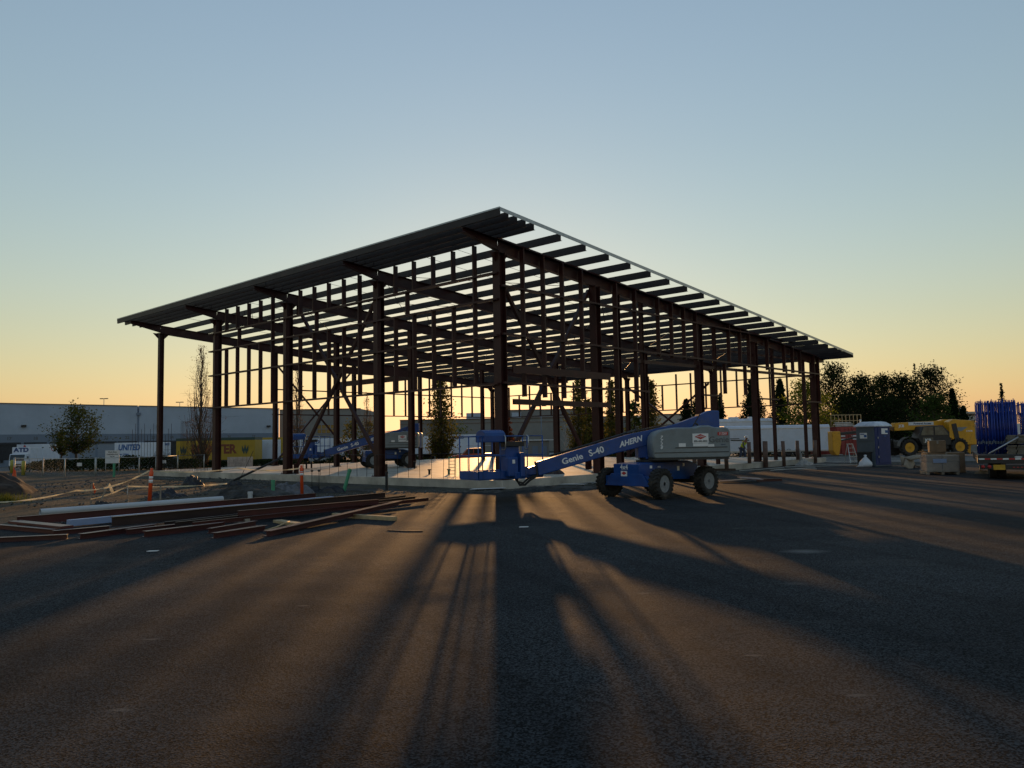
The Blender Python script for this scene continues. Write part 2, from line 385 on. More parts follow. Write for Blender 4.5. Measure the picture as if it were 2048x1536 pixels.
# deep struts
def strut(a, b, d, wd=0.12, name='strut'):
    p = part(name); p.bar(a, b, wd, d); p.done()
strut((0.25, -0.36, 4.27), (6.25, -0.36, 4.27), 0.27, 0.07, 'header_beam'); strut((0.25, -0.36, 3.09), (6.25, -0.36, 3.09), 0.2, 0.07, 'header_beam')
strut((0.3, U2, 5.45), (7.5, U2, 5.45), 0.36, 0.12); strut((7.7, U2 + 0.2, 5.3), (7.7, U3 - 0.2, 5.3), 0.3, 0.12)
strut((7.35, 0, 5.1), (VB - 0.2, 0.0, 5.35), 0.14, 0.1)
strut((14.2, 0.05, 6.15), (VB - 0.2, 0.05, 6.3), 0.1, 0.1)
# X braces
def brace(a, b, wd=0.13):
    p = part('brace'); p.bar(a, b, wd, wd); p.done()
brace((0.3, U2 - 0.2, 0.5), (0.3, U1 + 0.2, 8.3)); brace((0.44, U2 - 0.2, 8.3), (0.44, U1 + 0.2, 0.5))
brace((0.25, 0.2, 0.6), (5.65, 0.2, 7.9)); brace((0.25, 0.34, 7.9), (5.65, 0.34, 0.6))
brace((7.8, U4, 0.6), (14.0, U4, 7.0), 0.1); brace((7.8, U4 - 0.12, 7.0), (14.0, U4 - 0.12, 0.6), 0.1)
brace((VB, U1 + 0.2, 0.6), (VB, U2 - 0.2, 5.4), 0.12); brace((VB - 0.13, U1 + 0.2, 5.4), (VB - 0.13, U2 - 0.2, 0.6), 0.12)
# studs of the walls
def stud(v, u, z0, z1, along='u', wd=0.19):
    p = part('stud')
    if along == 'u': p.cee((v, u, z0), (v, u, z1), wd, 0.07, up=(1, 0, 0), t=0.006, side=1)
    else: p.cee((v, u, z0), (v, u, z1), wd, 0.07, up=(0, 1, 0), t=0.006, side=-1)
    p.done()
ztop = roof(0) - PD - 0.06
for k in range(3):
    o = 7.03 * k
    for du in (1.04, 2.19, 3.33, 4.48, 5.64):
        stud(-0.18, o + du, 5.52, 6.76); stud(-0.18, o + du, 3.78, 5.44); stud(-0.18, o + du, 7.8, ztop)
    for du in (1.04, 4.9 if k == 0 else 4.3): stud(-0.18, o + du, 6.84, 7.72)
    stud(-0.18, o + 6.78, 3.78, 7.72)
for v in (1.04, 2.21, 3.37, 4.6, 7.0, 8.45): stud(v, -0.18, 3.3, roof(v) - PD - 0.08, 'v')
for v in (10.34, 11.5, 12.62, 13.75, 17.15, 18.4, 19.45, 21.7, 23.95, 25.15, 26.2, 28.3): stud(v, -0.18, 5.4, roof(v) - PD - 0.08, 'v')
for v in (16.6, 18.9): stud(v, -0.18, 3.9, 5.45, 'v')
stud(VB + 0.25, -0.18, 3.7, roof(VB) - PD - 0.08, 'v')
for k in range(24):
    u = 0.6 + 1.165 * k
    if min(abs(u - q) for q in (0, U1, U2, U3, U4)) > 0.3: stud(VB + 0.15, u, 3.72, raft_top(VB) - 0.45 if k % 3 else 5.45, 'u', 0.15)
for v in (9.6, 12.0, 16.8, 17.95, 19.1, 21.6, 22.8, 24.0, 25.2, 26.4, 27.6): stud(v, U4 + 0.15, 3.77, raft_top(v) - 0.4 if v > 14.5 else 5.4, 'v', 0.15)
# thin roof rods, cable stays and dangling straps
for (a, b) in ((0, U1), (U1, U2), (U2, U3)):
    for (v0, v1) in ((0.3, 7.7), (7.7, 14.2), (14.2, 20.4), (20.4, 28)):
        p = part('tie_rod')
        p.tube([(v0, a + 0.1, raft_top(v0) - 0.15), (v1, b - 0.1, raft_top(v1) - 0.15)], 0.013, 5)
        p.tube([(v0, b - 0.1, raft_top(v0) - 0.17), (v1, a + 0.1, raft_top(v1) - 0.17)], 0.013, 5); p.done()
for (a, b) in ((0, U1), (U1, U2), (U2, U3), (U3, U4)):
    p = part('bridging_line'); um = (a + b) / 2
    for q in (-0.9, 0.9): p.tube([(-1.3, um + q, roof(-1.3) - 0.06), (28.6, um + q, roof(28.6) - 0.06)], 0.008, 4)
    p.done()
for v, u in ((0.9, 23.9), (1.2, 19.6), (3.0, 16.2), (8.5, 5.0), (13.0, 9.0), (22.0, 4.0), (6.2, 11.0), (10.2, 2.8), (17.5, 7.6)):
    p = part('hanging_strap'); zt = raft_top(v) - (RD if abs(u - 23.9) < 1 else 0.1)
    p.bar((v, u, zt), (v + 0.12, u - 0.06, zt - 0.75), 0.045, 0.02); p.done()
p = part('stay_cable'); p.tube([(2.0, 17.5, raft_top(2.0) - 0.3), (6.5, 23.5, SZ)], 0.008, 5); p.done()

# connection plates and bolts of the steelwork
for u in (0, U1, U2, U3, U4):
    for v in (0, VB):
        zt = raft_top(v) - RD
        p = part('gusset_plate'); p.box((v, u, zt - 0.005 + 0.03), (0.42, 0.30, 0.022))
        for a in (-1, 1): p.slab([(0, 0), (0.34 * a, 0), (0.0, -0.34)] if a > 0 else [(0, -0.34), (0.34 * a, 0), (0, 0)], (v + 0.17 * a, u + 0.006, zt + 0.02), (1, 0, 0), (0, 0, 1), 0.012)
        for a in (-1, 1):
            for b in (-1, 1): p.tube([(v + 0.19 * a, u + 0.12 * b, zt - 0.02), (v + 0.19 * a, u + 0.12 * b, zt + 0.07)], 0.014, 6)
        p.done()
for c_, e_ in (((0.3, U2 - 0.25, 0.55), 'u'), ((0.3, U1 + 0.25, 8.2), 'u'), ((0.44, U1 + 0.25, 0.55), 'u'), ((0.44, U2 - 0.25, 8.2), 'u'), ((0.37, (U1 + U2) / 2, 4.4), 'u'), ((0.35, 0.2, 0.7), 'v'), ((5.55, 0.34, 0.7), 'v'), ((2.95, 0.27, 4.25), 'v')):
    p = part('gusset_plate'); p.box(c_, (0.02, 0.42, 0.5) if e_ == 'u' else (0.42, 0.02, 0.5)); p.done()
for u in (U1, U2, U3):
    for k in range(0, 12):
        v = 1.366 + 1.482 * (2 * k)
        if v > 28: break
        if k % 3 == 0: p = part('flange_brace'); p.bar((v + 0.02, u + 0.1, raft_top(v) - RD + 0.03), (v + 0.02, u + 0.75, roof(v) - PD + 0.05), 0.05, 0.05); p.done()
def leaf_mat(name, col, trans=0.4, var=0.35, scale=0.6):
    if name in MATS: return MATS[name]
    m = bpy.data.materials.new(name); m.use_nodes = True; n = m.node_tree.nodes; l = m.node_tree.links; n.remove(n['Principled BSDF'])
    tc = n.new('ShaderNodeTexCoord'); nz = n.new('ShaderNodeTexNoise'); nz.inputs['Scale'].default_value = scale; nz.inputs['Detail'].default_value = 5; l.new(tc.outputs['Object'], nz.inputs['Vector'])
    rp = n.new('ShaderNodeValToRGB'); rp.color_ramp.elements[0].position = 0.35; rp.color_ramp.elements[1].position = 0.65
    rp.color_ramp.elements[0].color = (*[c * (1 - var) for c in col], 1); rp.color_ramp.elements[1].color = (*[c * (1 + var) for c in col], 1); l.new(nz.outputs['Fac'], rp.inputs['Fac'])
    d = n.new('ShaderNodeBsdfDiffuse'); t = n.new('ShaderNodeBsdfTranslucent'); x = n.new('ShaderNodeMixShader'); x.inputs[0].default_value = trans
    l.new(rp.outputs['Color'], d.inputs[0]); l.new(rp.outputs['Color'], t.inputs[0]); l.new(d.outputs[0], x.inputs[1]); l.new(t.outputs[0], x.inputs[2]); l.new(x.outputs[0], n['Material Output'].inputs[0])
    MATS[name] = m; return m
# ================================================================== boom lifts
BLUE = mat('blue_paint', (0.006, 0.058, 0.25), 0.36, var=0.12, scale=2.5, wear=(0.035, 0.075, 0.20), wscale=2.2)
BLUE2 = mat('blue_paint_dark', (0.01, 0.05, 0.22), 0.5, var=0.15, scale=2.5)
GREYP = mat('grey_cover', (0.20, 0.235, 0.255), 0.45, var=0.08, scale=2, wear=(0.16, 0.18, 0.19), wscale=1.5)
BLK = mat('black_rubber', (0.016, 0.016, 0.018), 0.75, var=0.25, scale=8, bump=0.2)
TYRE = mat('tyre_rubber', (0.022, 0.021, 0.02), 0.85, var=0.35, scale=6, wear=(0.06, 0.05, 0.04), wscale=4)
RIMG = mat('grey_rim', (0.20, 0.22, 0.24), 0.5, var=0.15, scale=8)
RBR = mat('rusty_rebar', (0.03, 0.022, 0.018), 0.95, var=0.2, scale=5, spec=0.1)
DKM = mat('dark_metal', (0.02, 0.02, 0.022), 0.5, var=0.2, scale=5)
WHT = mat('white_lettering', (0.78, 0.79, 0.8), 0.5, var=0.03)
WHP = mat('white_paint', (0.62, 0.64, 0.66), 0.45, var=0.06, scale=1.2, wear=(0.45, 0.46, 0.46), wscale=0.8)
GRYL = mat('grey_lettering', (0.09, 0.10, 0.11), 0.5)
REDL = mat('red_lettering', (0.45, 0.03, 0.03), 0.5)
ORG = mat('orange_plastic', (0.75, 0.09, 0.02), 0.5, var=0.1, scale=4)
NAVY = mat('navy_lettering', (0.015, 0.05, 0.16), 0.5)
YEL = mat('yellow_paint', (0.62, 0.30, 0.012), 0.42, var=0.1, scale=2, wear=(0.4, 0.2, 0.02), wscale=2)
GLS = mat('dark_glass', (0.02, 0.03, 0.035), 0.06, var=0.1)

def wheel(name, parent, loc, rz, r, wdt, rim_m, lugs=22, tyre_m=None):
    """wheel with its axle along local y; outer face towards +y"""
    e = bpy.data.objects.new(name, None); COL.objects.link(e); e.parent = parent; e.location = loc; e.rotation_euler = (0, 0, rz); e.empty_display_size = 0.1
    t = MB(); w2 = wdt / 2
    t.lathe([(r * 0.56, -w2 * 0.85), (r * 0.80, -w2), (r * 0.93, -w2 * 0.92), (r * 0.955, -w2 * 0.6), (r * 0.955, w2 * 0.6), (r * 0.93, w2 * 0.92), (r * 0.80, w2), (r * 0.56, w2 * 0.85), (r * 0.56, -w2 * 0.85)], (0, 0, 0), (0, 1, 0), 32)
    for i in range(lugs):
        for sd_ in (-1, 1):
            a = 2 * pi * (i + (0.5 if sd_ > 0 else 0)) / lugs
            R = Matrix.Rotation(-a, 3, 'Y') @ Matrix.Rotation(sd_ * 0.45, 3, 'X')
            c = Vector((0, sd_ * w2 * 0.48, 0)) + Matrix.Rotation(-a, 3, 'Y') @ Vector((r * 0.972, 0, 0))
            t.box(c, (r * 0.07, w2 * 1.0, r * 0.105), R)
            t.box(Vector((0, sd_ * w2 * 0.985, 0)) + Matrix.Rotation(-a, 3, 'Y') @ Vector((r * 0.9, 0, 0)), (r * 0.14, w2 * 0.08, r * 0.09), Matrix.Rotation(-a, 3, 'Y'))
    t.build('tyre', tyre_m or TYRE, e)
    q = MB(); q.lathe([(r * 0.58, w2 * 0.8), (r * 0.55, w2 * 0.86), (r * 0.50, w2 * 0.5), (r * 0.38, w2 * 0.35), (r * 0.24, w2 * 0.42), (r * 0.22, w2 * 0.75), (r * 0.12, w2 * 0.8), (0, w2 * 0.8)], (0, 0, 0), (0, 1, 0), 24)
    q.lathe([(r * 0.57, -w2 * 0.8), (r * 0.3, -w2 * 0.2), (0, -w2 * 0.2)], (0, 0, 0), (0, 1, 0), 20)
    for i in range(8):
        a = 2 * pi * i / 8; q.lathe([(r * 0.03, 0), (r * 0.03, w2 * 0.12)], (r * 0.31 * cos(a), w2 * 0.36, r * 0.31 * sin(a)), (0, 1, 0), 6)
    q.build('rim', rim_m, e)
    return e

def diamond(b, c, sx, sy, ex, ey, m=0, th=0.003):
    ex = Vector(ex); ey = Vector(ey)
    b.slab([(-sx, 0), (0, -sy), (sx, 0), (0, sy)], Vector(c), ex, ey, th, m)

def boom_lift(label, loc, rz, ch, group):
    L = thing('boom_lift', label, 'boom lift', loc, rz, group)
    # ---- chassis, turned under the turret
    cs = bpy.data.objects.new('chassis', None); COL.objects.link(cs); cs.parent = L; cs.rotation_euler = (0, 0, ch); cs.empty_display_size = 0.2
    b = MB()
    b.slab([(-1.25, 0.62), (-1.1, 0.46), (0.2, 0.5), (1.0, 0.42), (1.32, 0.5), (1.34, 0.97), (0.9, 1.0), (-0.8, 1.02), (-1.25, 0.9)], (0, 0.5, 0), (1, 0, 0), (0, 0, 1), 1.0)
    b.build('chassis_body', BLUE, cs, bevel=0.02)
    b = MB(); b.box((1.12, 0, 0.5), (0.34, 1.72, 0.26)); b.slab([(-0.86, 0.35), (0.86, 0.35), (0.6, 0.7), (-0.6, 0.7)], (1.315, 0, 0), (0, 1, 0), (0, 0, 1), 0.02); b.build('front_axle', BLUE, cs, bevel=0.02)
    b = MB(); b.box((-1.0, 0, 0.46), (0.26, 1.72, 0.2)); b.tube([(-1.0, 0, 0.46), (1.0, 0, 0.46)], 0.05, 8); b.build('rear_axle', DKM, cs, bevel=0.02)
    for sx in (1, -1):
        for sy in (1, -1):
            wheel('wheel', cs, (sx * 1.0, sy * 0.98, 0.425), (0 if sy > 0 else pi) + (0.12 * sy if sx > 0 else 0), 0.425, 0.3, RIMG)
    letters('drive_marking', '4x4', 0.2, WHT, cs, frame_m((1.338, -0.08, 0.88), (0, 1, 0), (0, 0, 1)), bold=0.004)
    b = MB(); b.box((1.343, -0.08, 0.7), (0.004, 0.24, 0.15), mi=0); diamond(b, (1.347, -0.08, 0.71), 0.10, 0.05, (0, 1, 0), (0, 0, 1), 1); b.build('decal', [WHT, REDL], cs)
    b = MB(); b.box((0.85, 0.503, 0.88), (0.1, 0.004, 0.08)); b.box((-0.35, 0.503, 0.8), (0.1, 0.004, 0.13)); b.box((-0.6, 0.503, 0.9), (0.08, 0.004, 0.09)); b.build('decal', WHT, cs)
    letters('serial_marking', '10041', 0.06, WHT, cs, frame_m((0.5, 0.503, 0.87), (-1, 0, 0), (0, 0, 1)))
    b = MB(); b.lathe([(0.62, 1.0), (0.62, 1.06), (0.5, 1.06), (0.5, 1.14)], (0, 0, 0), Z, 28); b.build('turntable', DKM, L)
    # ---- turret
    b = MB(); b.box((-0.75, 0, 1.12), (2.3, 0.75, 0.08)); b.box((-1.55, 0, 1.55), (0.7, 0.5, 0.8)); b.box((0.35, 0, 1.3), (0.5, 0.5, 0.35)); b.build('turret_base', BLUE2, L, bevel=0.02)
    b = MB(); b.box((-0.75, 0.63, 1.09), (2.2, 0.72, 0.05)); b.box((-0.75, -0.63, 1.09), (2.2, 0.72, 0.05)); b.build('turret_tray', DKM, L)
    for sy in (1, -1):
        b = MB(); y0 = 0.28 * sy; y1 = 1.02 * sy
        out = [(0.34, 1.16), (0.36, 1.5), (0.33, 1.74), (0.24, 1.86), (0.05, 1.93), (-0.35, 1.985), (-0.9, 1.98), (-1.05, 2.03), (-1.3, 2.03), (-1.45, 1.98), (-1.78, 1.97), (-1.87, 1.93), (-1.9, 1.85), (-1.9, 1.16), (-1.85, 1.115), (0.28, 1.115)]
        n = len(out); rings = []
        for (yy, sh) in ((y0, 0.05), (y0 + 0.06 * sy, 0.0), (y1 - 0.07 * sy, 0.0), (y1 - 0.02 * sy, 0.015), (y1, 0.05)):
            cx_, cz_ = -0.77, 1.5
            rings.append([(cx_ + (x - cx_) * (1 - sh * 0.8), yy, cz_ + (z - cz_) * (1 - sh * 1.6)) for x, z in out])
        vs = [p for r_ in rings for p in r_]; fs = []
        for k in range(len(rings) - 1):
            for i in range(n): fs.append((k * n + i, k * n + (i + 1) % n, (k + 1) * n + (i + 1) % n, (k + 1) * n + i))
        b.add(vs, fs, 0, True); b.add(vs[:n], [tuple(range(n))]); b.add(vs[-n:], [tuple(range(n))])
        cov = b.build('engine_cover' if sy > 0 else 'tank_cover', GREYP, L)
        g = MB()
        for zz, xa, xb in ((1.41, -1.8, -0.3), (1.275, -1.84, 0.3)): g.box(((xa + xb) / 2, y1 + 0.001 * sy, zz), (xb - xa, 0.012, 0.022))
        g.build('groove', DKM, cov)
        if sy > 0:
            yy = y1 + 0.004; EX, EY = (-1, 0, 0), (0, 0, 1)
            g = MB(); g.box((-1.03, yy, 1.67), (0.46, 0.006, 0.27), mi=0); g.box((-1.03, yy, 1.485), (0.44, 0.006, 0.085), mi=0); g.box((-1.33, yy, 1.46), (0.18, 0.006, 0.07), mi=0); g.box((-0.50, yy, 1.485), (0.2, 0.006, 0.1), mi=0); diamond(g, (-1.03, yy + 0.006, 1.715), 0.17, 0.075, EX, EY, 1); g.build('decal', [WHT, REDL], cov)
            letters('rental_name', 'AHERN', 0.07, WHT, cov, frame_m((-1.03, yy + 0.011, 1.715), EX, EY))
            letters('phone_number', '800-400-3822', 0.075, GRYL, cov, frame_m((-1.03, yy + 0.005, 1.585), EX, EY), bold=0.002, sx=0.92)
            letters('maker_name', 'Genie', 0.24, GRYL, cov, frame_m((-1.56, yy, 1.62), EX, EY), bold=0.002)
            g = MB(); g.box((-1.68, yy, 1.79), (0.3, 0.006, 0.095)); g.build('decal', REDL, cov)
            letters('fleet_number', '113265', 0.095, WHT, cov, frame_m((-1.68, yy + 0.004, 1.79), EX, EY), bold=0.001, sx=0.8)
            for k, c_ in enumerate('7728'): letters('number', c_, 0.12, WHT, cov, frame_m((0.1, yy, 1.71 - 0.095 * k), EX, EY), bold=0.004, shear=0.3)
            letters('serial_marking', '10041', 0.06, NAVY, cov, frame_m((-1.68, yy, 1.48), EX, EY))
    b = MB(); b.tube([(-1.1, 0.62, 2.02), (-1.05, 0.62, 2.09), (-0.98, 0.62, 2.1)], 0.03, 8); b.lathe([(0.09, 0), (0.09, 0.03), (0.03, 0.05)], (-1.2, 0.75, 2.0), Z, 12); b.build('exhaust', DKM, L)
    # ---- boom
    bp_ = [(-1.84, 2.47), (-1.55, 2.48), (-1.21, 2.33), (-0.54, 2.1), (0.27, 1.93), (0.83, 1.83), (1.3, 1.70), (3.60, 1.06), (3.54, 0.66), (1.3, 1.27), (0.65, 1.41), (0.27, 1.5), (-1.2, 1.85), (-1.84, 1.75)]
    b = MB(); b.slab(bp_[::-1], (0, 0.27, 0), (1, 0, 0), (0, 0, 1), 0.36); bo = b.build('boom', BLUE, L, bevel=0.025)
    g = MB(); g.slab([(3.5, 1.0), (3.92, 0.88), (4.0, 0.8), (3.96, 0.68), (3.5, 0.71)][::-1], (0, 0.22, 0), (1, 0, 0), (0, 0, 1), 0.26); g.build('boom_tip', BLUE, bo, bevel=0.02)
    g = MB(); g.bar((3.575, 0.09, 0.64), (3.625, 0.09, 1.085), 0.385, 0.03, up=(1, 0, 0)); g.bar((-0.9, 0.09, 1.8), (-1.25, 0.09, 2.37), 0.372, 0.03, up=(1, 0, 0)); g.build('seam', DKM, bo)
    g = MB(); g.slab([(-0.6, 2.115), (0.9, 1.86), (0.7, 1.93), (0.0, 2.05)][::-1], (0, 0.2, 0), (1, 0, 0), (0, 0, 1), 0.2); g.tube([(0.6, 0.0, 1.95), (1.6, 0.0, 1.66), (3.2, 0.0, 1.22)], 0.03, 8); g.build('hose_track', DKM, bo)
    ca = 1 / sqrt(1 + 0.279 ** 2); EX = (-ca, 0, 0.279 * ca); EY = (0.279 * ca, 0, ca)
    letters('maker_name', 'Genie', 0.24, WHT, bo, frame_m((2.55, 0.273, 1.13), EX, EY), bold=0.006, sx=1.1)
    letters('model_marking', 'S-40', 0.26, WHT, bo, frame_m((1.84, 0.273, 1.335), EX, EY), bold=0.006)
    letters('rental_name', 'AHERN', 0.22, WHT, bo, frame_m((0.83, 0.273, 1.6), EX, EY), bold=0.008, shear=0.35, sx=0.95)
    # ---- platform
    P0 = Vector((5.29, 1.15, 0)); A = Vector((-0.83, -0.558, 0)); B = Vector((0.558, -0.83, 0)); LA, LB = 2.3, 0.95
    def pp(a, b_, z): return P0 + A * a + B * b_ + Vector((0, 0, z))
    RZ = Matrix.Rotation(math.atan2(A.y, A.x), 3, 'Z')
    f = MB(); f.box(pp(LA / 2, LB / 2, 0.62), (LA, LB, 0.03), RZ)
    for a0, a1, b0, b1 in ((0, LA, 0, 0), (0, LA, LB, LB), (0, 0, 0, LB), (LA, LA, 0, LB)): f.bar(pp(a0, b0, 0.74), pp(a1, b1, 0.74), 0.03, 0.22)
    f.build('platform_floor', BLUE, L, bevel=0.008)
    f = MB(); f.bar(pp(-0.02, -0.02, 0.6), pp(-0.02, LB + 0.02, 0.6), 0.04, 0.02); f.build('floor_edge', GALV, L)
    f = MB()
    for z in (1.83, 1.28):
        f.tube([pp(0, 0, z), pp(0, LB, z), pp(LA, LB, z), pp(LA, 0, z), pp(0, 0, z)], 0.018, 8)
    for a, b_ in ((0, 0), (0.14, 0), (0.75, 0), (LA * 0.75, 0), (LA, 0), (0, LB), (LA / 2, LB), (LA, LB), (0, LB / 2)): f.tube([pp(a, b_, 0.65), pp(a, b_, 1.83)], 0.018, 8)
    f.build('guard_rail', BLUE, L)
    h = MB(); RB = RZ
    c0 = pp(1.22, 0.10, 0)
    prof_ = [(-0.3, 0)] + [(-0.3 + 0.3 * (1 - cos(t_)), 0.18 + 0.17 * sin(t_)) for t_ in [0, pi / 6, pi / 3, pi / 2, 2 * pi / 3, 5 * pi / 6, pi]] + [(0.3, 0)]
    h.slab(prof_, c0 + Vector((0, 0, 1.66)) - A * 0.36, B * 0.8, Vector((0, 0, 1)), -0.72); h.build('control_box', BLUE, L, bevel=0.02)
    h = MB(); h.box(c0 + Vector((0, 0, 1.60)), (0.66, 0.4, 0.14), RB); h.build('control_panel', DKM, L, bevel=0.01)
    h = MB(); h.box(c0 + Vector((0, 0, 1.12)) - A * 0.05, (0.5, 0.24, 0.85), RB); h.box(c0 - A * 0.12 - B * 0.14 + Vector((0, 0, 0.95)), (0.36, 0.24, 0.55), RB); h.box(c0 + A * 0.2 - B * 0.2 + Vector((0, 0, 1.0)), (0.16, 0.2, 0.7), RB); h.build('pedestal', BLUE, L, bevel=0.03)
    h = MB(); h.box(c0 - A * 0.12 - B * 0.27 + Vector((0, 0, 1.1)), (0.09, 0.01, 0.11), RB); h.build('decal', WHT, L)
    h = MB(); h.box((4.02, 0.12, 0.78), (0.3, 0.34, 0.34)); h.lathe([(0.13, -0.22), (0.13, 0.22)], (3.98, 0.12, 0.76), (0, 1, 0), 16); h.bar((4.0, 0.3, 0.7), (4.3, 0.6, 0.7), 0.2, 0.2); h.build('rotator', BLUE, L, bevel=0.02)
    h = MB(); h.tube([(3.6, 0.25, 0.66), (3.8, 0.3, 0.55), (3.95, 0.33, 0.42), (4.1, 0.35, 0.42), (4.18, 0.35, 0.55), (4.15, 0.3, 0.72)], 0.035, 8); h.tube([(3.62, 0.2, 0.68), (3.85, 0.28, 0.6), (4.0, 0.33, 0.47), (4.15, 0.33, 0.5), (4.25, 0.33, 0.65)], 0.03, 8); h.build('hose', BLK, L)
    h = MB()
    for s_ in (-0.42, 0.4):
        q0 = c0 + A * s_ - B * 0.14
        h.tube([q0 + V3(0, 0, 1.84), q0 - B * 0.12 + V3(0, 0, 1.84), q0 - B * 0.16 + V3(0, 0, 1.8), q0 - B * 0.16 + V3(0, 0, 1.5), q0 - B * 0.12 + V3(0, 0, 1.45), q0 + V3(0, 0, 1.45)], 0.015, 8)
    h.build('handle', GALV, L)
    return L
lift = boom_lift('blue boom lift with grey engine covers standing on the asphalt, boom lowered', (4.25, 23.45, 0), pi + radians(3), radians(36), 'boom lifts')
# the second lift inside the steel frame
lift2 = copy_tree(lift)
lift2.location = (-7.2, 45.4, SZ); lift2.rotation_euler = (0, 0, pi + radians(-2))
lift2['label'] = 'blue boom lift parked on the concrete slab inside the steel frame'
for c in lift2.children:
    if c.name.startswith('chassis'): c.rotation_euler = (0, 0, radians(22))

# ================================================================== piles of steel, pipes and timber on the left
STL = mat('pile_red_steel', (0.062, 0.0105, 0.013), 0.42, var=0.25, scale=1.2, spec=0.5)
STD = mat('pile_dark_steel', (0.024, 0.012, 0.015), 0.4, var=0.25, scale=1.2, spec=0.5)
PVC = mat('white_pvc', (0.5, 0.53, 0.57), 0.4, var=0.04, scale=2)
BWH = mat('bluish_white_wrap', (0.27, 0.35, 0.54), 0.45, var=0.06, scale=2)
WOOD = mat('pale_timber', (0.42, 0.31, 0.17), 0.7, var=0.15, scale=6)
WOOD2 = mat('grey_timber', (0.26, 0.23, 0.19), 0.8, var=0.2, scale=5)
def member(name, label, cat, p0, p1, kind, d, b_, z=0.0, m=None, group=None, z1=None):
    c = Vector(((p0[0] + p1[0]) / 2, (p0[1] + p1[1]) / 2, 0)); q = MB()
    a = Vector((p0[0], p0[1], z + d / 2)) - c; e = Vector((p1[0], p1[1], (z if z1 is None else z1) + d / 2)) - c
    if kind == 'I': q.ibeam(a, e, d, b_, tf=0.014, tw=0.012)
    elif kind == 'C': q.cee(a, e, d, b_, t=0.009, side=1)
    elif kind == 'D': q.cee(a, e, d, b_, t=0.009, side=1); q.cee(a, e, d, b_, t=0.009, side=-1)
    elif kind == 'B': q.bar(a, e, b_, d)
    elif kind == 'O':
        n = 20; t = (e - a).normalized()
        q.tube([a, e], d / 2, n, caps=False); q.tube([a - t * 0.002, e + t * 0.002], d / 2 * 0.9, n, caps=False)
    o = q.build(name, m, loc=c, bevel=0.004 if kind in 'B' else 0, fix=(kind != 'O'))
    return tag(o, label, cat, group)
GS = 'loose red steel members on the asphalt'
member('plastic_pipe', 'long white plastic pipe behind the tall red beam at the back of the pile', 'pipe', (-11.9, 19.95), (-8.7, 23.7), 'O', 0.17, 0, 0.03, PVC)
member('steel_beam', 'tall dark red steel beam set on edge in front of the white pipe', 'steel beam', (-11.1, 17.75), (-6.1, 24.4), 'I', 0.2, 0.1, 0.0, STL, GS)
member('wrapped_tube', 'bluish white square tube lying between the red beam and the dark beam', 'tube', (-9.65, 17.2), (-5.35, 23.4), 'B', 0.14, 0.14, 0.02, BWH)
member('steel_beam', 'longest dark steel beam in the middle of the pile, next to the bluish tube', 'steel beam', (-8.4, 16.6), (-3.75, 23.1), 'I', 0.2, 0.12, 0.06, STD, GS)
member('steel_channel', 'thin dark channel whose end is first to stick out past the longest beam', 'steel channel', (-7.35, 16.7), (-3.25, 23.75), 'C', 0.09, 0.06, 0.04, STD, GS)
member('steel_channel', 'thin dark steel channel, middle one of three ends poking out past the longest beam', 'steel channel', (-7.0, 16.4), (-2.85, 22.9), 'C', 0.09, 0.06, 0.06, STD, GS)
member('steel_channel', 'thin dark red channel whose end sticks out farthest past the longest beam', 'steel channel', (-6.6, 16.3), (-2.4, 22.25), 'C', 0.09, 0.06, 0.06, STL, GS)
member('steel_channel', 'red steel channel with a pale lit top, behind the diagonal double channel', 'steel channel', (-6.15, 17.7), (-3.5, 20.5), 'D', 0.13, 0.05, 0.12, STL, GS)
member('steel_channel', 'wide double red channel laid diagonally across the timbers at the front', 'steel channel', (-4.62, 14.85), (-2.95, 20.4), 'D', 0.1, 0.085, 0.0, STL, GS, z1=0.11)
member('timber_block', 'flat pale timber plank under the diagonal red channel', 'timber', (-5.2, 17.45), (-4.3, 16.4), 'B', 0.06, 0.2, 0.002, WOOD, 'timber blocks in the steel pile')
member('timber_block', 'pale timber block sticking out under the upper end of the diagonal channel', 'timber', (-4.2, 18.5), (-2.6, 17.35), 'B', 0.09, 0.12, 0.002, WOOD, 'timber blocks in the steel pile')
member('timber_block', 'short timber block in the shadow under the longest dark beam', 'timber', (-6.3, 17.75), (-5.8, 17.3), 'B', 0.1, 0.12, 0.002, WOOD2, 'timber blocks in the steel pile')
member('steel_channel', 'short red channel at the very edge of the pile, lowest on the left', 'steel channel', (-10.6, 14.4), (-8.45, 15.05), 'D', 0.085, 0.07, 0, STL, GS)
member('steel_channel', 'red channel running out past the left end of the pile under a flat plate', 'steel channel', (-11.6, 17.5), (-9.2, 15.95), 'D', 0.09, 0.06, 0, STL, GS)
member('steel_plate', 'flat steel plate with a pale top lying beside a red channel', 'steel plate', (-11.0, 17.5), (-9.05, 16.1), 'B', 0.05, 0.26, 0.09, STL, GS)
member('steel_channel', 'stubby red channel just in front of the flat plate', 'steel channel', (-9.1, 15.7), (-8.4, 16.5), 'D', 0.09, 0.07, 0, STL, GS)
member('steel_channel', 'red channel at the front of the pile with one dark blunt end on bare asphalt', 'steel channel', (-8.15, 14.95), (-7.5, 16.6), 'D', 0.1, 0.08, 0, STL, GS)
member('steel_channel', 'red channel tucked behind the two front channels in the middle', 'steel channel', (-7.6, 15.6), (-6.95, 16.6), 'D', 0.1, 0.06, 0, STL, GS)
member('steel_channel', 'bright topped red channel third from the left along the front', 'steel channel', (-7.02, 15.1), (-6.1, 16.6), 'D', 0.11, 0.08, 0, STL, GS)
member('steel_channel', 'short red channel lying crosswise behind the front row', 'steel channel', (-6.75, 17.0), (-6.1, 16.75), 'D', 0.09, 0.05, 0.02, STL, GS)
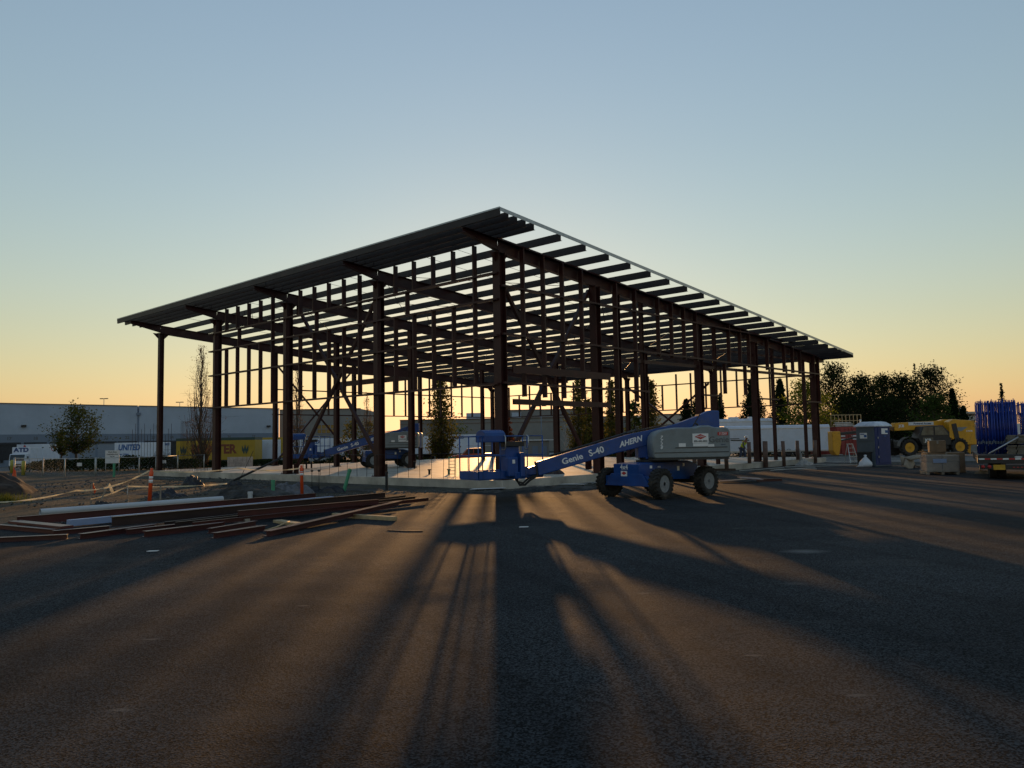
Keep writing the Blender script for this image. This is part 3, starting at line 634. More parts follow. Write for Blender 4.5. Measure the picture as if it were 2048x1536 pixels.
member('steel_channel', 'upper of two nearly parallel red channels at the front, left of the diagonal one', 'steel channel', (-5.95, 15.5), (-5.5, 16.9), 'D', 0.1, 0.06, 0, STL, GS)
member('steel_channel', 'lower of two nearly parallel red channels at the front, left of the diagonal', 'steel channel', (-5.55, 14.7), (-5.0, 15.95), 'D', 0.1, 0.08, 0, STL, GS)
q = MB(); q.tube([(0, 0, 0.01), (0.2, 0.2, 0.06), (0.28, 0.5, 0.11), (0.3, 0.7, 0.11)], 0.018, 6); tag(q.build('bent_strap', WOOD, loc=(-4.95, 15.75, 0)), 'thin bent strap curling off the asphalt beside the plank', 'strap')
q = MB()
for k in range(9):
    t0 = k / 9.0; t1 = (k + 1) / 9.0
    q.bar((0.7 * t0 - 0.35, -0.24 * t0 + 0.12 + 0.3 * (t0 - 0.5) ** 2, 0.009), (0.7 * t1 - 0.35, -0.24 * t1 + 0.12 + 0.3 * (t1 - 0.5) ** 2, 0.009), 0.05, 0.014)
tag(q.build('rubber_strip', BLK, loc=(-2.1, 15.25, 0.0)), 'curved black rubber strip lying alone on the asphalt', 'strip')

# ================================================================== safety posts, tapes, stakes, pipes
GRN = mat('green_pvc', (0.06, 0.30, 0.17), 0.5, var=0.1, scale=4)
def delineator(label, x, y, h, lean=(0.02, 0.0)):
    t = thing('delineator_post', label, 'delineator', (x, y, 0), 0, 'orange delineator posts'); t.rotation_euler = (lean[0], lean[1], 0)
    b = MB(); b.lathe([(0.055, 0.0), (0.052, h * 0.78), (0.06, h * 0.8), (0.06, h * 0.9), (0.035, h * 0.93), (0.045, h * 0.97), (0.03, h)], (0, 0, 0), Z, 16); b.build('post', ORG, t)
    for a, c in ((0.66, 0.74), (0.77, 0.79)) if h < 1.06 else ((0.60, 0.69), (0.71, 0.78)):
        b = MB(); b.lathe([(0.0575, h * a), (0.0575, h * c)], (0, 0, 0), Z, 16); b.build('reflective_band', WHT, t)
    return t
delineator('orange delineator post with two white bands tied to the caution tape', -10.7, 23.3, 1.08, (0.0, 0.05))
delineator('orange delineator post standing in front of the slab edge beside the green pipe', -7.1, 26.6, 1.0, (0.0, -0.02))
def ribbon_tape(name, label, pts, wd=0.07, m=None, sag=0.0):
    b = MB(); P_ = []
    for (p, q_) in zip(pts[:-1], pts[1:]):
        p = Vector(p); q_ = Vector(q_)
        for k in range(12):
            t = k / 12; P_.append(p.lerp(q_, t) - Vector((0, 0, sag * 4 * t * (1 - t))))
    P_.append(Vector(pts[-1])); vs = []; n = len(P_)
    for i, p in enumerate(P_):
        tw = 0.9 * sin(i * 0.7) + 0.5 * sin(i * 1.9); d = Vector((0.3 * sin(tw), -0.5 * sin(tw), cos(tw))) * wd / 2; vs += [p - d, p + d]
    th = Vector((0.003, 0.003, 0)); vs2 = [v + th for v in vs]; k = len(vs)
    fs = [(2 * i, 2 * i + 1, 2 * i + 3, 2 * i + 2) for i in range(n - 1)] + [(k + 2 * i, k + 2 * i + 2, k + 2 * i + 3, k + 2 * i + 1) for i in range(n - 1)]
    b.add(vs + vs2, fs, 0, True); return tag(b.build(name, m, fix=False), label, 'caution tape')
TAPE = leaf_mat('caution_tape', (0.8, 0.75, 0.6), 0.5, var=0.15, scale=5)
ribbon_tape('caution_tape', 'pale caution tape sagging from the delineator across the dirt to the left', [(-17.2, 24.4, 0.14), (-13.3, 24.1, 0.42), (-10.72, 23.3, 1.0)], 0.05, TAPE, 0.16)
ribbon_tape('caution_tape', 'caution tape stretched from the delineator along the slab edge', [(-10.66, 23.3, 1.0), (-9.2, 26.4, 0.95), (-7.15, 26.6, 0.9)], 0.045, TAPE, 0.08)
ribbon_tape('caution_tape', 'lower caution tape strung between the wooden stakes', [(-12.9, 24.2, 0.15), (-11.96, 24.55, 0.5), (-9.4, 26.0, 0.46)], 0.045, TAPE, 0.05)
def stake(label, x, y, h, lean, rb):
    t = thing('survey_stake', label, 'stake', (x, y, 0), rnd.random() * 3, 'wooden survey stakes')
    b = MB(); b.bar((0, 0, -0.05), (lean[0], lean[1], h), 0.045, 0.02, up=(0, 1, 0)); b.build('stake_shaft', WOOD2, t)
    if rb is not None:
        b = MB(); p = Vector((lean[0] * 0.95, lean[1] * 0.95, h * 0.95)); b.add([p + V3(0, 0, 0), p + V3(0.05, 0.01, 0.03), p + V3(0.16, 0.04, -0.22), p + V3(0.10, 0.03, -0.3), p + V3(0.003, 0.004, 0), p + V3(0.053, 0.014, 0.03), p + V3(0.163, 0.044, -0.22), p + V3(0.103, 0.034, -0.3)], [(0, 1, 2, 3), (7, 6, 5, 4), (0, 4, 5, 1), (1, 5, 6, 2), (2, 6, 7, 3), (3, 7, 4, 0)]); b.build('ribbon', rb, t)
stake('wooden stake with an orange ribbon holding up the tape', -13.0, 24.4, 0.62, (0.02, 0), ORG)
stake('leaning wooden stake with a pale ribbon beside a hole', -12.6, 24.1, 0.62, (0.25, 0.0), TAPE)
stake('wooden stake with a white ribbon near the black sheeting', -11.96, 24.6, 0.55, (0.02, 0), WHT)
stake('bare wooden stake to the right of the tall orange post', -11.0, 24.7, 0.5, (0.0, 0.02), None)
def pipe_stub(name, label, x, y, h, r, m, lean=(0, 0), grp=None):
    b = MB(); b.tube([(0, 0, -0.05), (lean[0], lean[1], h)], r, 18, caps=False); b.tube([(0, 0, -0.05), (lean[0] * 1.001, lean[1] * 1.001, h * 1.002)], r * 0.86, 18, caps=False)
    b.lathe([(r * 1.12, 0), (r * 1.12, 0.08)], (lean[0] * 0.9, lean[1] * 0.9, h * 0.88), Vector((lean[0], lean[1], h)), 18)
    return tag(b.build(name, m, loc=(x, y, 0), fix=False), label, 'pipe', grp)
pipe_stub('pipe_stub', 'upright green plastic pipe stub between dirt heap and fabric', -7.95, 26.2, 0.53, 0.062, GRN, (0, 0), 'green pipe stubs')
pipe_stub('pipe_stub', 'green plastic pipe stub leaning to the right in front of the slab', -6.04, 28.1, 0.8, 0.062, GRN, (0.24, 0), 'green pipe stubs')
pipe_stub('pipe_stub', 'thin black pipe standing upright in front of the slab', -4.6, 28.7, 0.66, 0.05, BLK)
pipe_stub('pipe_stub', 'low white pipe cap poking out of the dirt behind the red beam', -8.47, 25.5, 0.15, 0.075, PVC)
pipe_stub('pipe_stub', 'green marker pipe by the chain link fence', -23.4, 46.4, 0.78, 0.07, GRN, (0, 0), 'green pipe stubs')
for i, (x, y) in enumerate(((-7.1, 27.9), (-6.85, 27.9))):
    b = MB(); b.tube([(0, 0, 0), (0, 0, 0.75)], 0.012, 6); b.lathe([(0.015, 0.72), (0.05, 0.75), (0.05, 0.78), (0.0, 0.8)], (0, 0, 0), Z, 10)
    tag(b.build('capped_rebar', DKM, loc=(x, y, 0)), ('capped rebar pin next to the orange post, shorter gap to it', 'capped rebar pin next to the orange post, on its far side')[i], 'rebar', 'capped rebar pins')

# crumpled sheets and heaps
def heap(name, label, cat, x, y, sx, sy, h, m, seed, rough=0.35, n=26, rz=0.0, z0=0.0, sharp=2.0):
    r_ = random.Random(seed); b = MB(); vs = []; ox = r_.random() * 50
    for j in range(n + 1):
        for i in range(n + 1):
            u = i / n * 2 - 1; v = j / n * 2 - 1
            d = max(0.0, 1 - (u * u + v * v)); q1 = noise.noise((u * sharp + ox, v * sharp, seed)); q2 = noise.noise((u * sharp * 3 + ox, v * sharp * 3, seed + 5))
            hh = h * (d ** 0.8) * (1 + rough * 1.6 * q1 + rough * q2) if d > 0 else 0
            vs.append((u * sx * (1 + 0.2 * q1), v * sy * (1 + 0.2 * q2), max(hh, 0) - 0.03))
    fs = [(j * (n + 1) + i, j * (n + 1) + i + 1, (j + 1) * (n + 1) + i + 1, (j + 1) * (n + 1) + i) for j in range(n) for i in range(n)]
    b.add(vs, fs, 0, n > 30); o = b.build(name, m, loc=(x, y, z0)); o.rotation_euler = (0, 0, rz); return tag(o, label, cat)
SHEET = mat('black_sheeting', (0.012, 0.012, 0.016), 0.4, var=0.3, scale=4)
FABR = mat('grey_filter_fabric', (0.12, 0.125, 0.14), 0.8, var=0.3, scale=4)
EARTH = mat('brown_earth', (0.05, 0.036, 0.027), 0.95, var=0.35, scale=3, bump=0.9, bscale=14)
heap('plastic_sheet', 'crumpled black plastic sheeting bundled against the slab edge', 'plastic sheet', -13.6, 33.5, 0.5, 0.4, 0.33, SHEET, 3, 0.75, 34)
heap('plastic_sheet', 'smaller black plastic bundle at the foot of the leaning pole', 'plastic sheet', -12.1, 34.0, 0.5, 0.3, 0.15, SHEET, 5, 0.8, 30)
heap('plastic_sheet', 'low black sheeting on the dirt behind the orange post', 'plastic sheet', -11.9, 27.2, 0.75, 0.4, 0.18, SHEET, 9, 0.8, 32)
heap('plastic_sheet', 'black sheeting lining a small hole between the stakes', 'plastic sheet', -12.4, 23.9, 0.35, 0.3, 0.10, SHEET, 12, 0.8, 26)
heap('filter_fabric', 'grey filter fabric draped over a low mound beside the orange post', 'fabric', -7.7, 27.2, 0.85, 0.5, 0.36, FABR, 14, 0.5, 34)
heap('filter_fabric', 'dark twisted fabric trailing along the dirt towards the leaning green pipe', 'fabric', -6.6, 28.0, 0.75, 0.25, 0.2, SHEET, 17, 0.8, 32)
heap('dirt_mound', 'mound of brown earth at the edge of the dirt yard', 'dirt mound', -21.4, 30.6, 2.7, 2.2, 1.1, EARTH, 21, 0.34, 70)
heap('dirt_mound', 'low sandy heap between the green pipe and the slab', 'dirt mound', -8.7, 26.4, 1.5, 0.9, 0.34, M_DIRT, 23, 0.3, 30)
heap('dirt_mound', 'low gravel ridge under the lift platform along the slab', 'dirt mound', 1.6, 27.4, 1.7, 0.5, 0.12, M_DIRT, 31, 0.4, 30)
# dirt yard sheet (uneven), lying between asphalt, slab and fence
def dirt_z(x, y):
    k = sstep(0, 2.5, (y - 20) * 0.5 - 0 + abs(x + 12) * 0.0)
    return gz(x, y) + 0.012 + 0.07 * noise.noise((x * 0.6, y * 0.6, 2)) + 0.05 * noise.noise((x * 2.1, y * 2.1, 7)) - 0.045
def in_dirt(x, y):
    # left of the lot, in front of the slab, up to the fence
    for i in range(len(edge) - 1):
        (x0, y0), (x1, y1) = edge[i], edge[i + 1]
        if min(x0, x1) <= x <= max(x0, x1) and y < y0 + (y1 - y0) * (x - x0) / (x1 - x0) - 0.5: return False
    if x > 22: return False
    if x < -11.3 and y < 13: return False
    v = (x - BO[0]) * 0.675 + (y - BO[1]) * 0.738; u = -(x - BO[0]) * 0.738 + (y - BO[1]) * 0.675
    if v > 0.2 and u > 0.2: return False
    return True
structure(grid_sheet('dirt_yard', frange(-40, 22, 0.25), frange(13, 56, 0.25), dirt_z, M_DIRT, in_dirt))
# scattered scraps
def scrap(label, x, y, a, b_, rz, m, z=0.006):
    q = MB(); q.slab([(-a, -b_), (a * 0.8, -b_ * 1.2), (a, b_), (-a * 0.7, b_ * 1.1)], (0, 0, 0), (cos(rz), sin(rz), 0), (-sin(rz), cos(rz), 0), 0.008)
    return tag(q.build('scrap', m, loc=(x, y, z)), label, 'scrap', 'scraps of litter on the ground')
scrap('white paper scrap on the open asphalt in front of the steel pile', -5.9, 13.0, 0.09, 0.035, 0.2, WHP)
scrap('pale paper scrap under the shadow of the lift platform', 0.18, 15.6, 0.1, 0.05, 0.1, WHP)
scrap('flat white board scrap on the dirt below the lift platform', -0.9, 27.6, 0.7, 0.16, 0.3, WHP, 0.05)
scrap('flat white board scrap behind the front wheel of the lift', 2.2, 29.2, 0.5, 0.14, -0.3, WHP, 0.06)
scrap('dark steel offcut in front of the slab beside the lift boom', 0.8, 28.3, 0.4, 0.07, 0.5, STL, 0.08)
scrap('thin white strip on the gravel behind the lift wheel', 3.2, 30.2, 0.55, 0.05, -0.5, WHP, 0.05)
# reinforcement rods standing along the edges of the slab
def rods(n, p0, p1, h, nm, lab, grp, r=0.009):
    m0 = MB(); m0.tube([(0, 0, -0.05), (0, 0, h)], r, 6); first = None
    for k in range(n):
        t = (k + 0.5) / n; x = p0[0] + (p1[0] - p0[0]) * t; y = p0[1] + (p1[1] - p0[1]) * t
        if first is None: first = m0.build(nm, RBR); o = first
        else: o = first.copy(); COL.objects.link(o)
        o.location = (x, y, SZ); o.rotation_euler = (rnd.uniform(-.03, .03), rnd.uniform(-.03, .03), 0); o.scale = (1, 1, rnd.uniform(0.9, 1.05)); tag(o, lab, 'rebar', grp)
a0 = bw(-0.2, 13.4); a1 = bw(-0.2, 1.2)
rods(18, a0, a1, 0.98, 'rebar_rod', 'thin upright rod in the row along the near slab edge', 'upright rods along the slab edge')
b = MB(); b.tube([a0 + V3(0, 0, 1.25), (a0 + a1) / 2 + V3(0, 0, 1.2), a1 + V3(0, 0, 1.27)], 0.008, 5); tag(b.build('guard_line', DKM), 'thin guard line strung along the upright rods of the slab edge', 'guard line')
# dense rebar screen beyond the slab's far left corner
sc_ = thing('rebar_screen', 'dense screen of upright rebar beyond the far corner of the slab', 'rebar screen', bw(-0.1, 28.9), ANG + pi / 2)
b = MB()
for k in range(44):
    if k % 11 == 10: continue
    b.tube([(-0.3 - 0.16 * k, 0.02, 0.0), (-0.3 - 0.16 * k, 0, 1.35 + 0.1 * sin(k))], 0.011, 5)
b.build('upright_bars', RBR, sc_)
b = MB()
for z in (0.45, 1.2): b.tube([(-0.2, 0.03, z), (-7.4, 0.03, z)], 0.012, 5)
b.build('cross_bars', RBR, sc_)
cg = thing('rebar_cage', 'tall rebar cage of long rods standing behind the outermost column', 'rebar cage', (-26.4, 58, gz(-26.4, 58)), 0.4)
b = MB()
for k in range(14): b.tube([(-1.4 + 0.2 * k, 0.1 * (k % 3), 0), (-1.4 + 0.2 * k, 0.1 * (k % 3), 3.0 + 0.5 * sin(k * 2.1))], 0.013, 5)
b.build('upright_bars', RBR, cg)
cg2 = thing('rebar_cage', 'tall narrow rebar bundle between the white and the yellow trailers', 'rebar cage', (-25.0, 60, gz(-25, 60)), 0.4)
b = MB()
for k in range(6): b.tube([(-0.2 + 0.09 * k, 0.05 * (k % 2), 0), (-0.2 + 0.09 * k, 0.05 * (k % 2), 3.6)], 0.013, 5)
b.build('upright_bars', RBR, cg2)
# leaning pole with its bracing at the slab edge, plywood sheets, small stubs in the slab
b = MB(); b.tube([(0, 0, 0), (2.0, 0.8, 1.0)], 0.05, 8); b.tube([(0.4, 0.1, 0.1), (0.9, 0.4, 1.35)], 0.012, 5); tag(b.build('leaning_pole', DKM, loc=(-12.4, 34.6, 0.1)), 'dark pole leaning from the black plastic bundle onto the slab', 'pole')
b = MB()
for k in range(12): b.box((0.145 * k, 0, 0.47), (0.13, 0.03, 0.94), Matrix.Rotation(0.02 * sin(k * 3), 3, 'Y'))
tag(b.build('board_panel', mat('bleached_boards', (0.42, 0.36, 0.33), 0.8, var=0.15, scale=3), loc=tuple(bw(6.0, 31.2, -0.02)), ), 'panel of upright pale boards beyond the slab under the yellow trailer', 'board panel')
for i, (v, u, h) in enumerate(((5.0, 20.2, 0.35), (5.6, 20.6, 0.3), (7.0, 13.0, 0.35), (2.2, 6.4, 0.18), (2.6, 5.6, 0.18))):
    b = MB(); b.lathe([(0.05, 0), (0.05, h), (0.08, h + 0.005), (0.08, h + 0.05), (0, h + 0.05)], (0, 0, 0), Z, 10); p_ = bw(v, u, SZ)
    tag(b.build('floor_stub', DKM, loc=tuple(p_)), 'small dark pipe stub standing up from the slab', 'pipe stub', 'pipe stubs in the slab')
tw = thing('rebar_column', 'slim green ladder shaped rebar column standing on the slab by the lift platform', 'rebar column', bw(1.2, 3.9, SZ), 0.3)
b = MB()
for sx in (-0.12, 0.12):
    for sy in (-0.1, 0.1): b.tube([(sx, sy, 0), (sx, sy, 0.8)], 0.012, 5)
for k in range(6): b.tube([(-0.12, -0.1, 0.1 + 0.13 * k), (0.12, -0.1, 0.1 + 0.13 * k), (0.12, 0.1, 0.1 + 0.13 * k), (-0.12, 0.1, 0.1 + 0.13 * k), (-0.12, -0.1, 0.1 + 0.13 * k)], 0.008, 4)
b.build('bars', GRN, tw)
# debris on the slab behind the lift boom
heap('debris_heap', 'dark tangle of hoses and offcuts on the slab below the boom', 'debris', 1.5, 32.6, 0.6, 0.4, 0.3, STD, 41, 0.9, 16, z0=SZ)

# loose stones and clods where the asphalt meets the dirt and the slab
r_ = random.Random(91); b = MB()
def stone(x, y, z, s):
    q = [Vector((r_.uniform(.6, 1.2) * a, r_.uniform(.6, 1.2) * c, r_.uniform(.5, .9) * e)) * s for a, c, e in ((1, 0, 0), (-1, 0, 0), (0, 1, 0), (0, -1, 0), (0, 0, 1), (0, 0, -1))]
    b.add([p + Vector((x, y, z + s * 0.3)) for p in q], [(0, 2, 4), (2, 1, 4), (1, 3, 4), (3, 0, 4), (2, 0, 5), (1, 2, 5), (3, 1, 5), (0, 3, 5)])
for k in range(2600):
    i = r_.randrange(1, 13); t = r_.random(); (x0, y0), (x1, y1) = edge[i], edge[i + 1]
    x = x0 + (x1 - x0) * t + r_.gauss(0, 0.25); y = y0 + (y1 - y0) * t + abs(r_.gauss(0, 0.8)) - 0.25
    stone(x, y, 0.0, r_.uniform(0.008, 0.03) if r_.random() < 0.93 else r_.uniform(0.03, 0.07))
for k in range(700):
    stone(-10.5 - r_.random() * 12, 22 + r_.random() * 20, 0.01, r_.uniform(0.02, 0.07))
structure(b.build('gravel', mat('loose_stones', (0.10, 0.10, 0.097), 0.9, var=0.3, scale=9), fix=False), 'stuff')
# ================================================================== background buildings
F = 1576.56
def lat(px, d): return (px - 1024) * d / F           # sideways metres of a sight line at distance d
WALLB = mat('warehouse_wall', (0.35, 0.42, 0.52), 0.85, var=0.05, scale=0.25)
WALLD = mat('warehouse_wall_base', (0.16, 0.205, 0.275), 0.85, var=0.05, scale=0.25)
WALLG = mat('tilt_up_wall', (0.20, 0.20, 0.195), 0.85, var=0.06, scale=0.2)
WALLP = mat('pale_wall', (0.42, 0.40, 0.37), 0.85, var=0.06, scale=0.2)
BRN = mat('parapet_cap', (0.16, 0.11, 0.09), 0.7)
DOCK = mat('dock_opening', (0.02, 0.023, 0.03), 0.7, var=0.2)
SEAL = mat('dock_seal', (0.03, 0.034, 0.045), 0.7, var=0.2)
DOORP = mat('dock_door', (0.21, 0.25, 0.31), 0.7, var=0.04)
# warehouse: local x runs left along the wall from its right corner, y goes back
wh = thing('warehouse', 'long grey blue warehouse with loading dock doors and a darker wall base', 'warehouse', (-51, 172, -1.2), math.atan2(-0.738, -0.675))
# in this frame the side facing the camera is local +y
ZT = 10.7
b = MB()
for a0, a1 in ((0.0, 29.75), (30.1, 120.0)): b.box(((a0 + a1) / 2, -30, ZT / 2), (a1 - a0, 60, ZT))
b.box((29.925, -30.1, (ZT - 1.25) / 2), (0.36, 59.7, ZT - 1.25)); b.build('wall', WALLB, wh)
b = MB(); b.box((60, 0.02, 2.72), (119.9, 0.06, 5.45)); b.build('wall_base', WALLD, wh)
b = MB()
for a0, a1 in ((-0.1, 29.75), (30.1, 120.1)): b.box(((a0 + a1) / 2, -0.1, ZT + 0.06), (a1 - a0, 0.5, 0.12))
b.build('parapet_cap', BRN, wh)
b = MB(); b.box((29.92, 0.15, ZT - 1.5), (0.7, 0.32, 0.5)); b.tube([(29.92, 0.12, ZT - 1.7), (29.92, 0.12, 0.2)], 0.07, 8); b.build('downspout', WALLD, wh)
for k, (s0, dark) in enumerate(((51.3, 1), (47.3, 1), (43.3, 0), (39.0, 0), (35.6, 0), (31.9, 0), (27.0, 1), (23.5, 1), (17.5, 0), (11.5, 0), (6.0, 0))):
    d = MB(); d.box((s0, 0.06, 2.45), (3.0, 0.04, 2.7)); dr = d.build('dock_door', DOCK if dark else DOORP, wh)
    d = MB(); d.box((s0, 0.12, 3.9), (3.5, 0.2, 0.35)); 
    if dark: d.box((s0 - 1.65, 0.12, 2.4), (0.3, 0.2, 2.75)); d.box((s0 + 1.65, 0.12, 2.4), (0.3, 0.2, 2.75))
    d.build('dock_seal', SEAL, dr); d = MB(); d.box((s0 - 1.0, 0.16, 0.95), (0.4, 0.25, 0.5)); d.box((s0 + 1.0, 0.16, 0.95), (0.4, 0.25, 0.5)); d.build('dock_bumper', BLK, dr)
    letters('door_number', str(17 + k), 0.75, GRYL, dr, frame_m((s0, 0.056, 4.72), (-1, 0, 0), (0, 0, 1)), bold=0.02)
for s0 in (49.2, 2.6, 26.0):
    d = MB(); d.box((s0, 0.25, 6.9), (0.7, 0.5, 0.35)); d.box((s0, 0.5, 6.75), (0.5, 0.2, 0.15)); d.build('wall_light', DKM, wh)
# office front at the end of the warehouse
an = thing('office_annex', 'grey office front with square windows right of the long warehouse', 'office building', (-52, 176, -1.2))
b = MB(); b.box((9.0, 12, 5.3), (18.0, 24, 10.6)); b.build('wall', WALLG, an)
b = MB(); b.box((9.0, -0.05, 10.66), (18.2, 0.4, 0.12)); b.build('parapet_cap', BRN, an)
b = MB(); b.box((9.0, -0.1, 4.1), (18.0, 0.3, 0.16)); b.box((9.0, -0.03, 1.95), (18.0, 0.08, 3.9)); b.build('lower_band', WALLD, an)
PANE_Y = mat('sunset_tint_glass', (0.16, 0.12, 0.035), 0.1, var=0.1)  # glass with a sunset reflection painted into its base colour
for x0, x1, m_ in ((3.0, 5.6, GLS), (8.4, 12.4, PANE_Y)):
    d = MB(); d.box(((x0 + x1) / 2, -0.02, 6.2), (x1 - x0, 0.1, 2.0)); wn = d.build('window', m_, an)
    d = MB(); n_ = 2 if x1 - x0 < 3 else 4
    for k in range(n_ + 1): d.box((x0 + (x1 - x0) * k / n_, -0.09, 6.2), (0.12, 0.06, 2.1))
    for z in (5.2, 6.2, 7.2): d.box(((x0 + x1) / 2, -0.125, z), (x1 - x0 + 0.1, 0.05, 0.12))
    d.build('frame', WALLD, wn)
fw = thing('distant_warehouse', 'low wide grey warehouse seen through the middle of the steel frame', 'warehouse', (-28, 196, -1.2))
b = MB(); b.box((35, 15, 4.2), (70, 30, 8.4)); b.build('wall', WALLG, fw)
b = MB(); b.box((35, -0.05, 7.4), (70, 0.12, 0.16)); b.box((35, -0.1, 8.46), (70.2, 0.4, 0.12)); b.build('parapet_cap', BRN, fw)
b = MB(); b.box((18, 10, 9.3), (4, 3, 1.8)); b.box((29, 9, 9.3), (2.4, 3, 1.6)); b.build('roof_unit', WALLB, fw)
b = MB(); b.box((15.2, -0.06, 1.7), (3, 0.2, 3.2)); b.box((26, -0.06, 3.9), (4.6, 0.2, 1.1)); b.build('door', DOCK, fw)
fb = thing('tall_hall', 'taller grey hall rising behind the low warehouse', 'hall', (3, 205, -1.2))
b = MB(); b.box((6.5, 10, 5.3), (22, 20, 10.9)); b.build('wall', WALLG, fb); b = MB(); b.box((6.5, -0.05, 10.8), (22.2, 0.4, 0.14)); b.build('parapet_cap', BRN, fb)
fr = thing('distant_warehouse', 'pale distant warehouse glimpsed between conifers right of the frame', 'warehouse', (lat(1290, 185), 185, -0.9))
b = MB(); b.box((6, 12, 3.8), (13, 24, 8.6)); b.build('wall', WALLP, fr); b = MB(); b.box((6, -0.05, 8.12), (13.2, 0.4, 0.14)); b.build('parapet_cap', BRN, fr)
ft = thing('distant_tower', 'far pale building peeping over the trees behind the scaffold frames', 'building', (lat(1930, 260), 260, -0.7))
b = MB(); b.box((2.5, 5, 4.6), (9, 10, 9.2)); b.box((-0.4, 3, 9.8), (2.2, 4, 1.6)); b.build('wall', WALLP, ft); b = MB(); b.box((2.5, -0.06, 8.2), (9, 0.1, 0.7)); b.box((2.5, -0.06, 4.6), (9, 0.1, 0.6)); b.build('window_band', GLS, ft)
so = thing('site_office', 'small grey site cabin with two doors behind the lift platform', 'site cabin', (lat(1066, 96), 96, gz(3, 96)))
b = MB(); b.box((0, 1.5, 1.35), (3.6, 3, 2.7)); b.build('wall', WALLG, so, bevel=0.03); b = MB(); b.box((0.2, 1.4, 2.78), (4.6, 3.4, 0.12)); b.build('roof', WHP, so)
for x in (-1.15, 0.1, 1.2):
    b = MB(); b.box((x, -0.03, 1.1), (0.7, 0.06, 1.9)); b.build('door', WALLD, so)

def light_pole(label, px, d, ztop, zb):
    t = thing('light_pole', label, 'light pole', (lat(px, d), d, zb), 0, 'parking lot light poles'); b = MB(); h = ztop - zb
    b.tube([(0, 0, 0), (0, 0, h)], [0.12, 0.07], 8); b.build('pole', WALLD, t)
    for sx in (-1, 1): b = MB(); b.box((sx * 0.62, 0, h), (0.85, 0.5, 0.22)); b.bar((0, 0, h), (sx * 0.3, 0, h), 0.08, 0.08); b.build('lamp_head', DKM, t)
light_pole('twin head light pole above the warehouse roof near the leafy tree', 206, 215, 15.1, -1.2)
light_pole('twin head light pole above the warehouse roof left of the bare poplar', 358, 230, 14.6, -1.2)
light_pole('pale light pole in front of the taller grey hall', 1081, 150, 8.2, -1.2)

# ================================================================== parked trailers and trucks
TRW = mat('trailer_white', (0.58, 0.63, 0.72), 0.45, var=0.05, scale=1.0, wear=(0.5, 0.52, 0.55), wscale=0.7)
TRY = mat('trailer_yellow', (0.36, 0.235, 0.014), 0.5, var=0.08, scale=1.0)
UNB = mat('blue_lettering', (0.02, 0.10, 0.30), 0.5)
BRL = mat('brown_lettering', (0.16, 0.035, 0.015), 0.5)
DGN = mat('dark_green_band', (0.02, 0.055, 0.05), 0.5)
def trailer(label, px, d, al, L_, W_, H_, zbox, col, group='parked trailers', ribs=0, band=None, zoff=0.0):
    """box trailer; px,d: the vertical edge between its side and its near end; al: angle of the axle line"""
    x = lat(px, d); y = d; phi = math.atan2(x, y); z = gz(x, y) + zoff
    t_ = Vector((cos(phi), -sin(phi), 0)); r_ = Vector((sin(phi), cos(phi), 0))
    dv = t_ * sin(al) - r_ * cos(al)
    T = thing('box_trailer', label, 'trailer', (x, y, z), math.atan2(dv.y, dv.x), group)
    b = MB(); b.box((-L_ / 2, W_ / 2, zbox + H_ / 2), (L_, W_, H_)); b.build('body', col, T, bevel=0.04)
    b = MB(); b.box((-L_ / 2, W_ / 2, zbox - 0.05), (L_ - 0.1, W_ - 0.1, 0.1)); b.bar((-L_ * 0.3, 0.15, zbox - 0.5), (-L_ * 0.3, 0.15, zbox), 0.1, 0.1, up=(1, 0, 0)); b.box((-L_ * 0.7, W_ / 2, zbox - 0.25), (1.8, W_ - 0.3, 0.2)); b.build('chassis', DKM, T)
    for wx in (-L_ * 0.62, -L_ * 0.74):
        for wy in (0.16, W_ - 0.16):
            b = MB(); b.lathe([(0.3, -0.13), (0.5, -0.13), (0.5, 0.13), (0.3, 0.13), (0.2, 0.05), (0, 0.05)], (wx, wy, 0.5), (0, -1 if wy < 1 else 1, 0), 16); b.build('wheel', BLK, T)
    if ribs:
        b = MB()
        for k in range(ribs): b.box((-L_ * (k + 0.5) / ribs, -0.02, zbox + H_ / 2), (0.1, 0.04, H_ - 0.1))
        b.build('side_ribs', UNB if ribs > 20 else col, T)
    if band:
        b = MB(); b.box((-L_ / 2, W_ / 2, zbox + H_ + 0.17), (L_ + 0.04, W_ + 0.04, 0.34)); b.build('top_band', band, T)
    return T
SX, SZ_, NX = (1, 0, 0), (0, 0, 1), (0, 1, 0)
# white trailer with large blue lettering
T = trailer('white trailer with large blue lettering, parked at the dock left of the outermost column', 326, 134, radians(62), 8.6, 2.6, 2.55, 1.15, TRW)
letters('side_lettering', 'UNITED', 1.35, UNB, T, frame_m((-6.0, -0.025, 2.85), SX, SZ_), shear=0.15, bold=0.05, sx=0.8)
letters('side_lettering', 'Van Lines', 0.5, UNB, T, frame_m((-7.0, -0.025, 1.75), SX, SZ_), bold=0.01)
letters('end_lettering', 'UNITED', 0.55, UNB, T, frame_m((0.025, 1.3, 3.3), NX, SZ_), shear=0.15, bold=0.02, sx=0.8)
b = MB()
for z in (1.7, 2.4): b.box((0.02, 1.3, z), (0.05, 2.3, 0.04))
b.box((0.02, 1.3, 2.3), (0.05, 0.05, 2.1)); b.build('door_frame', WALLD, T)
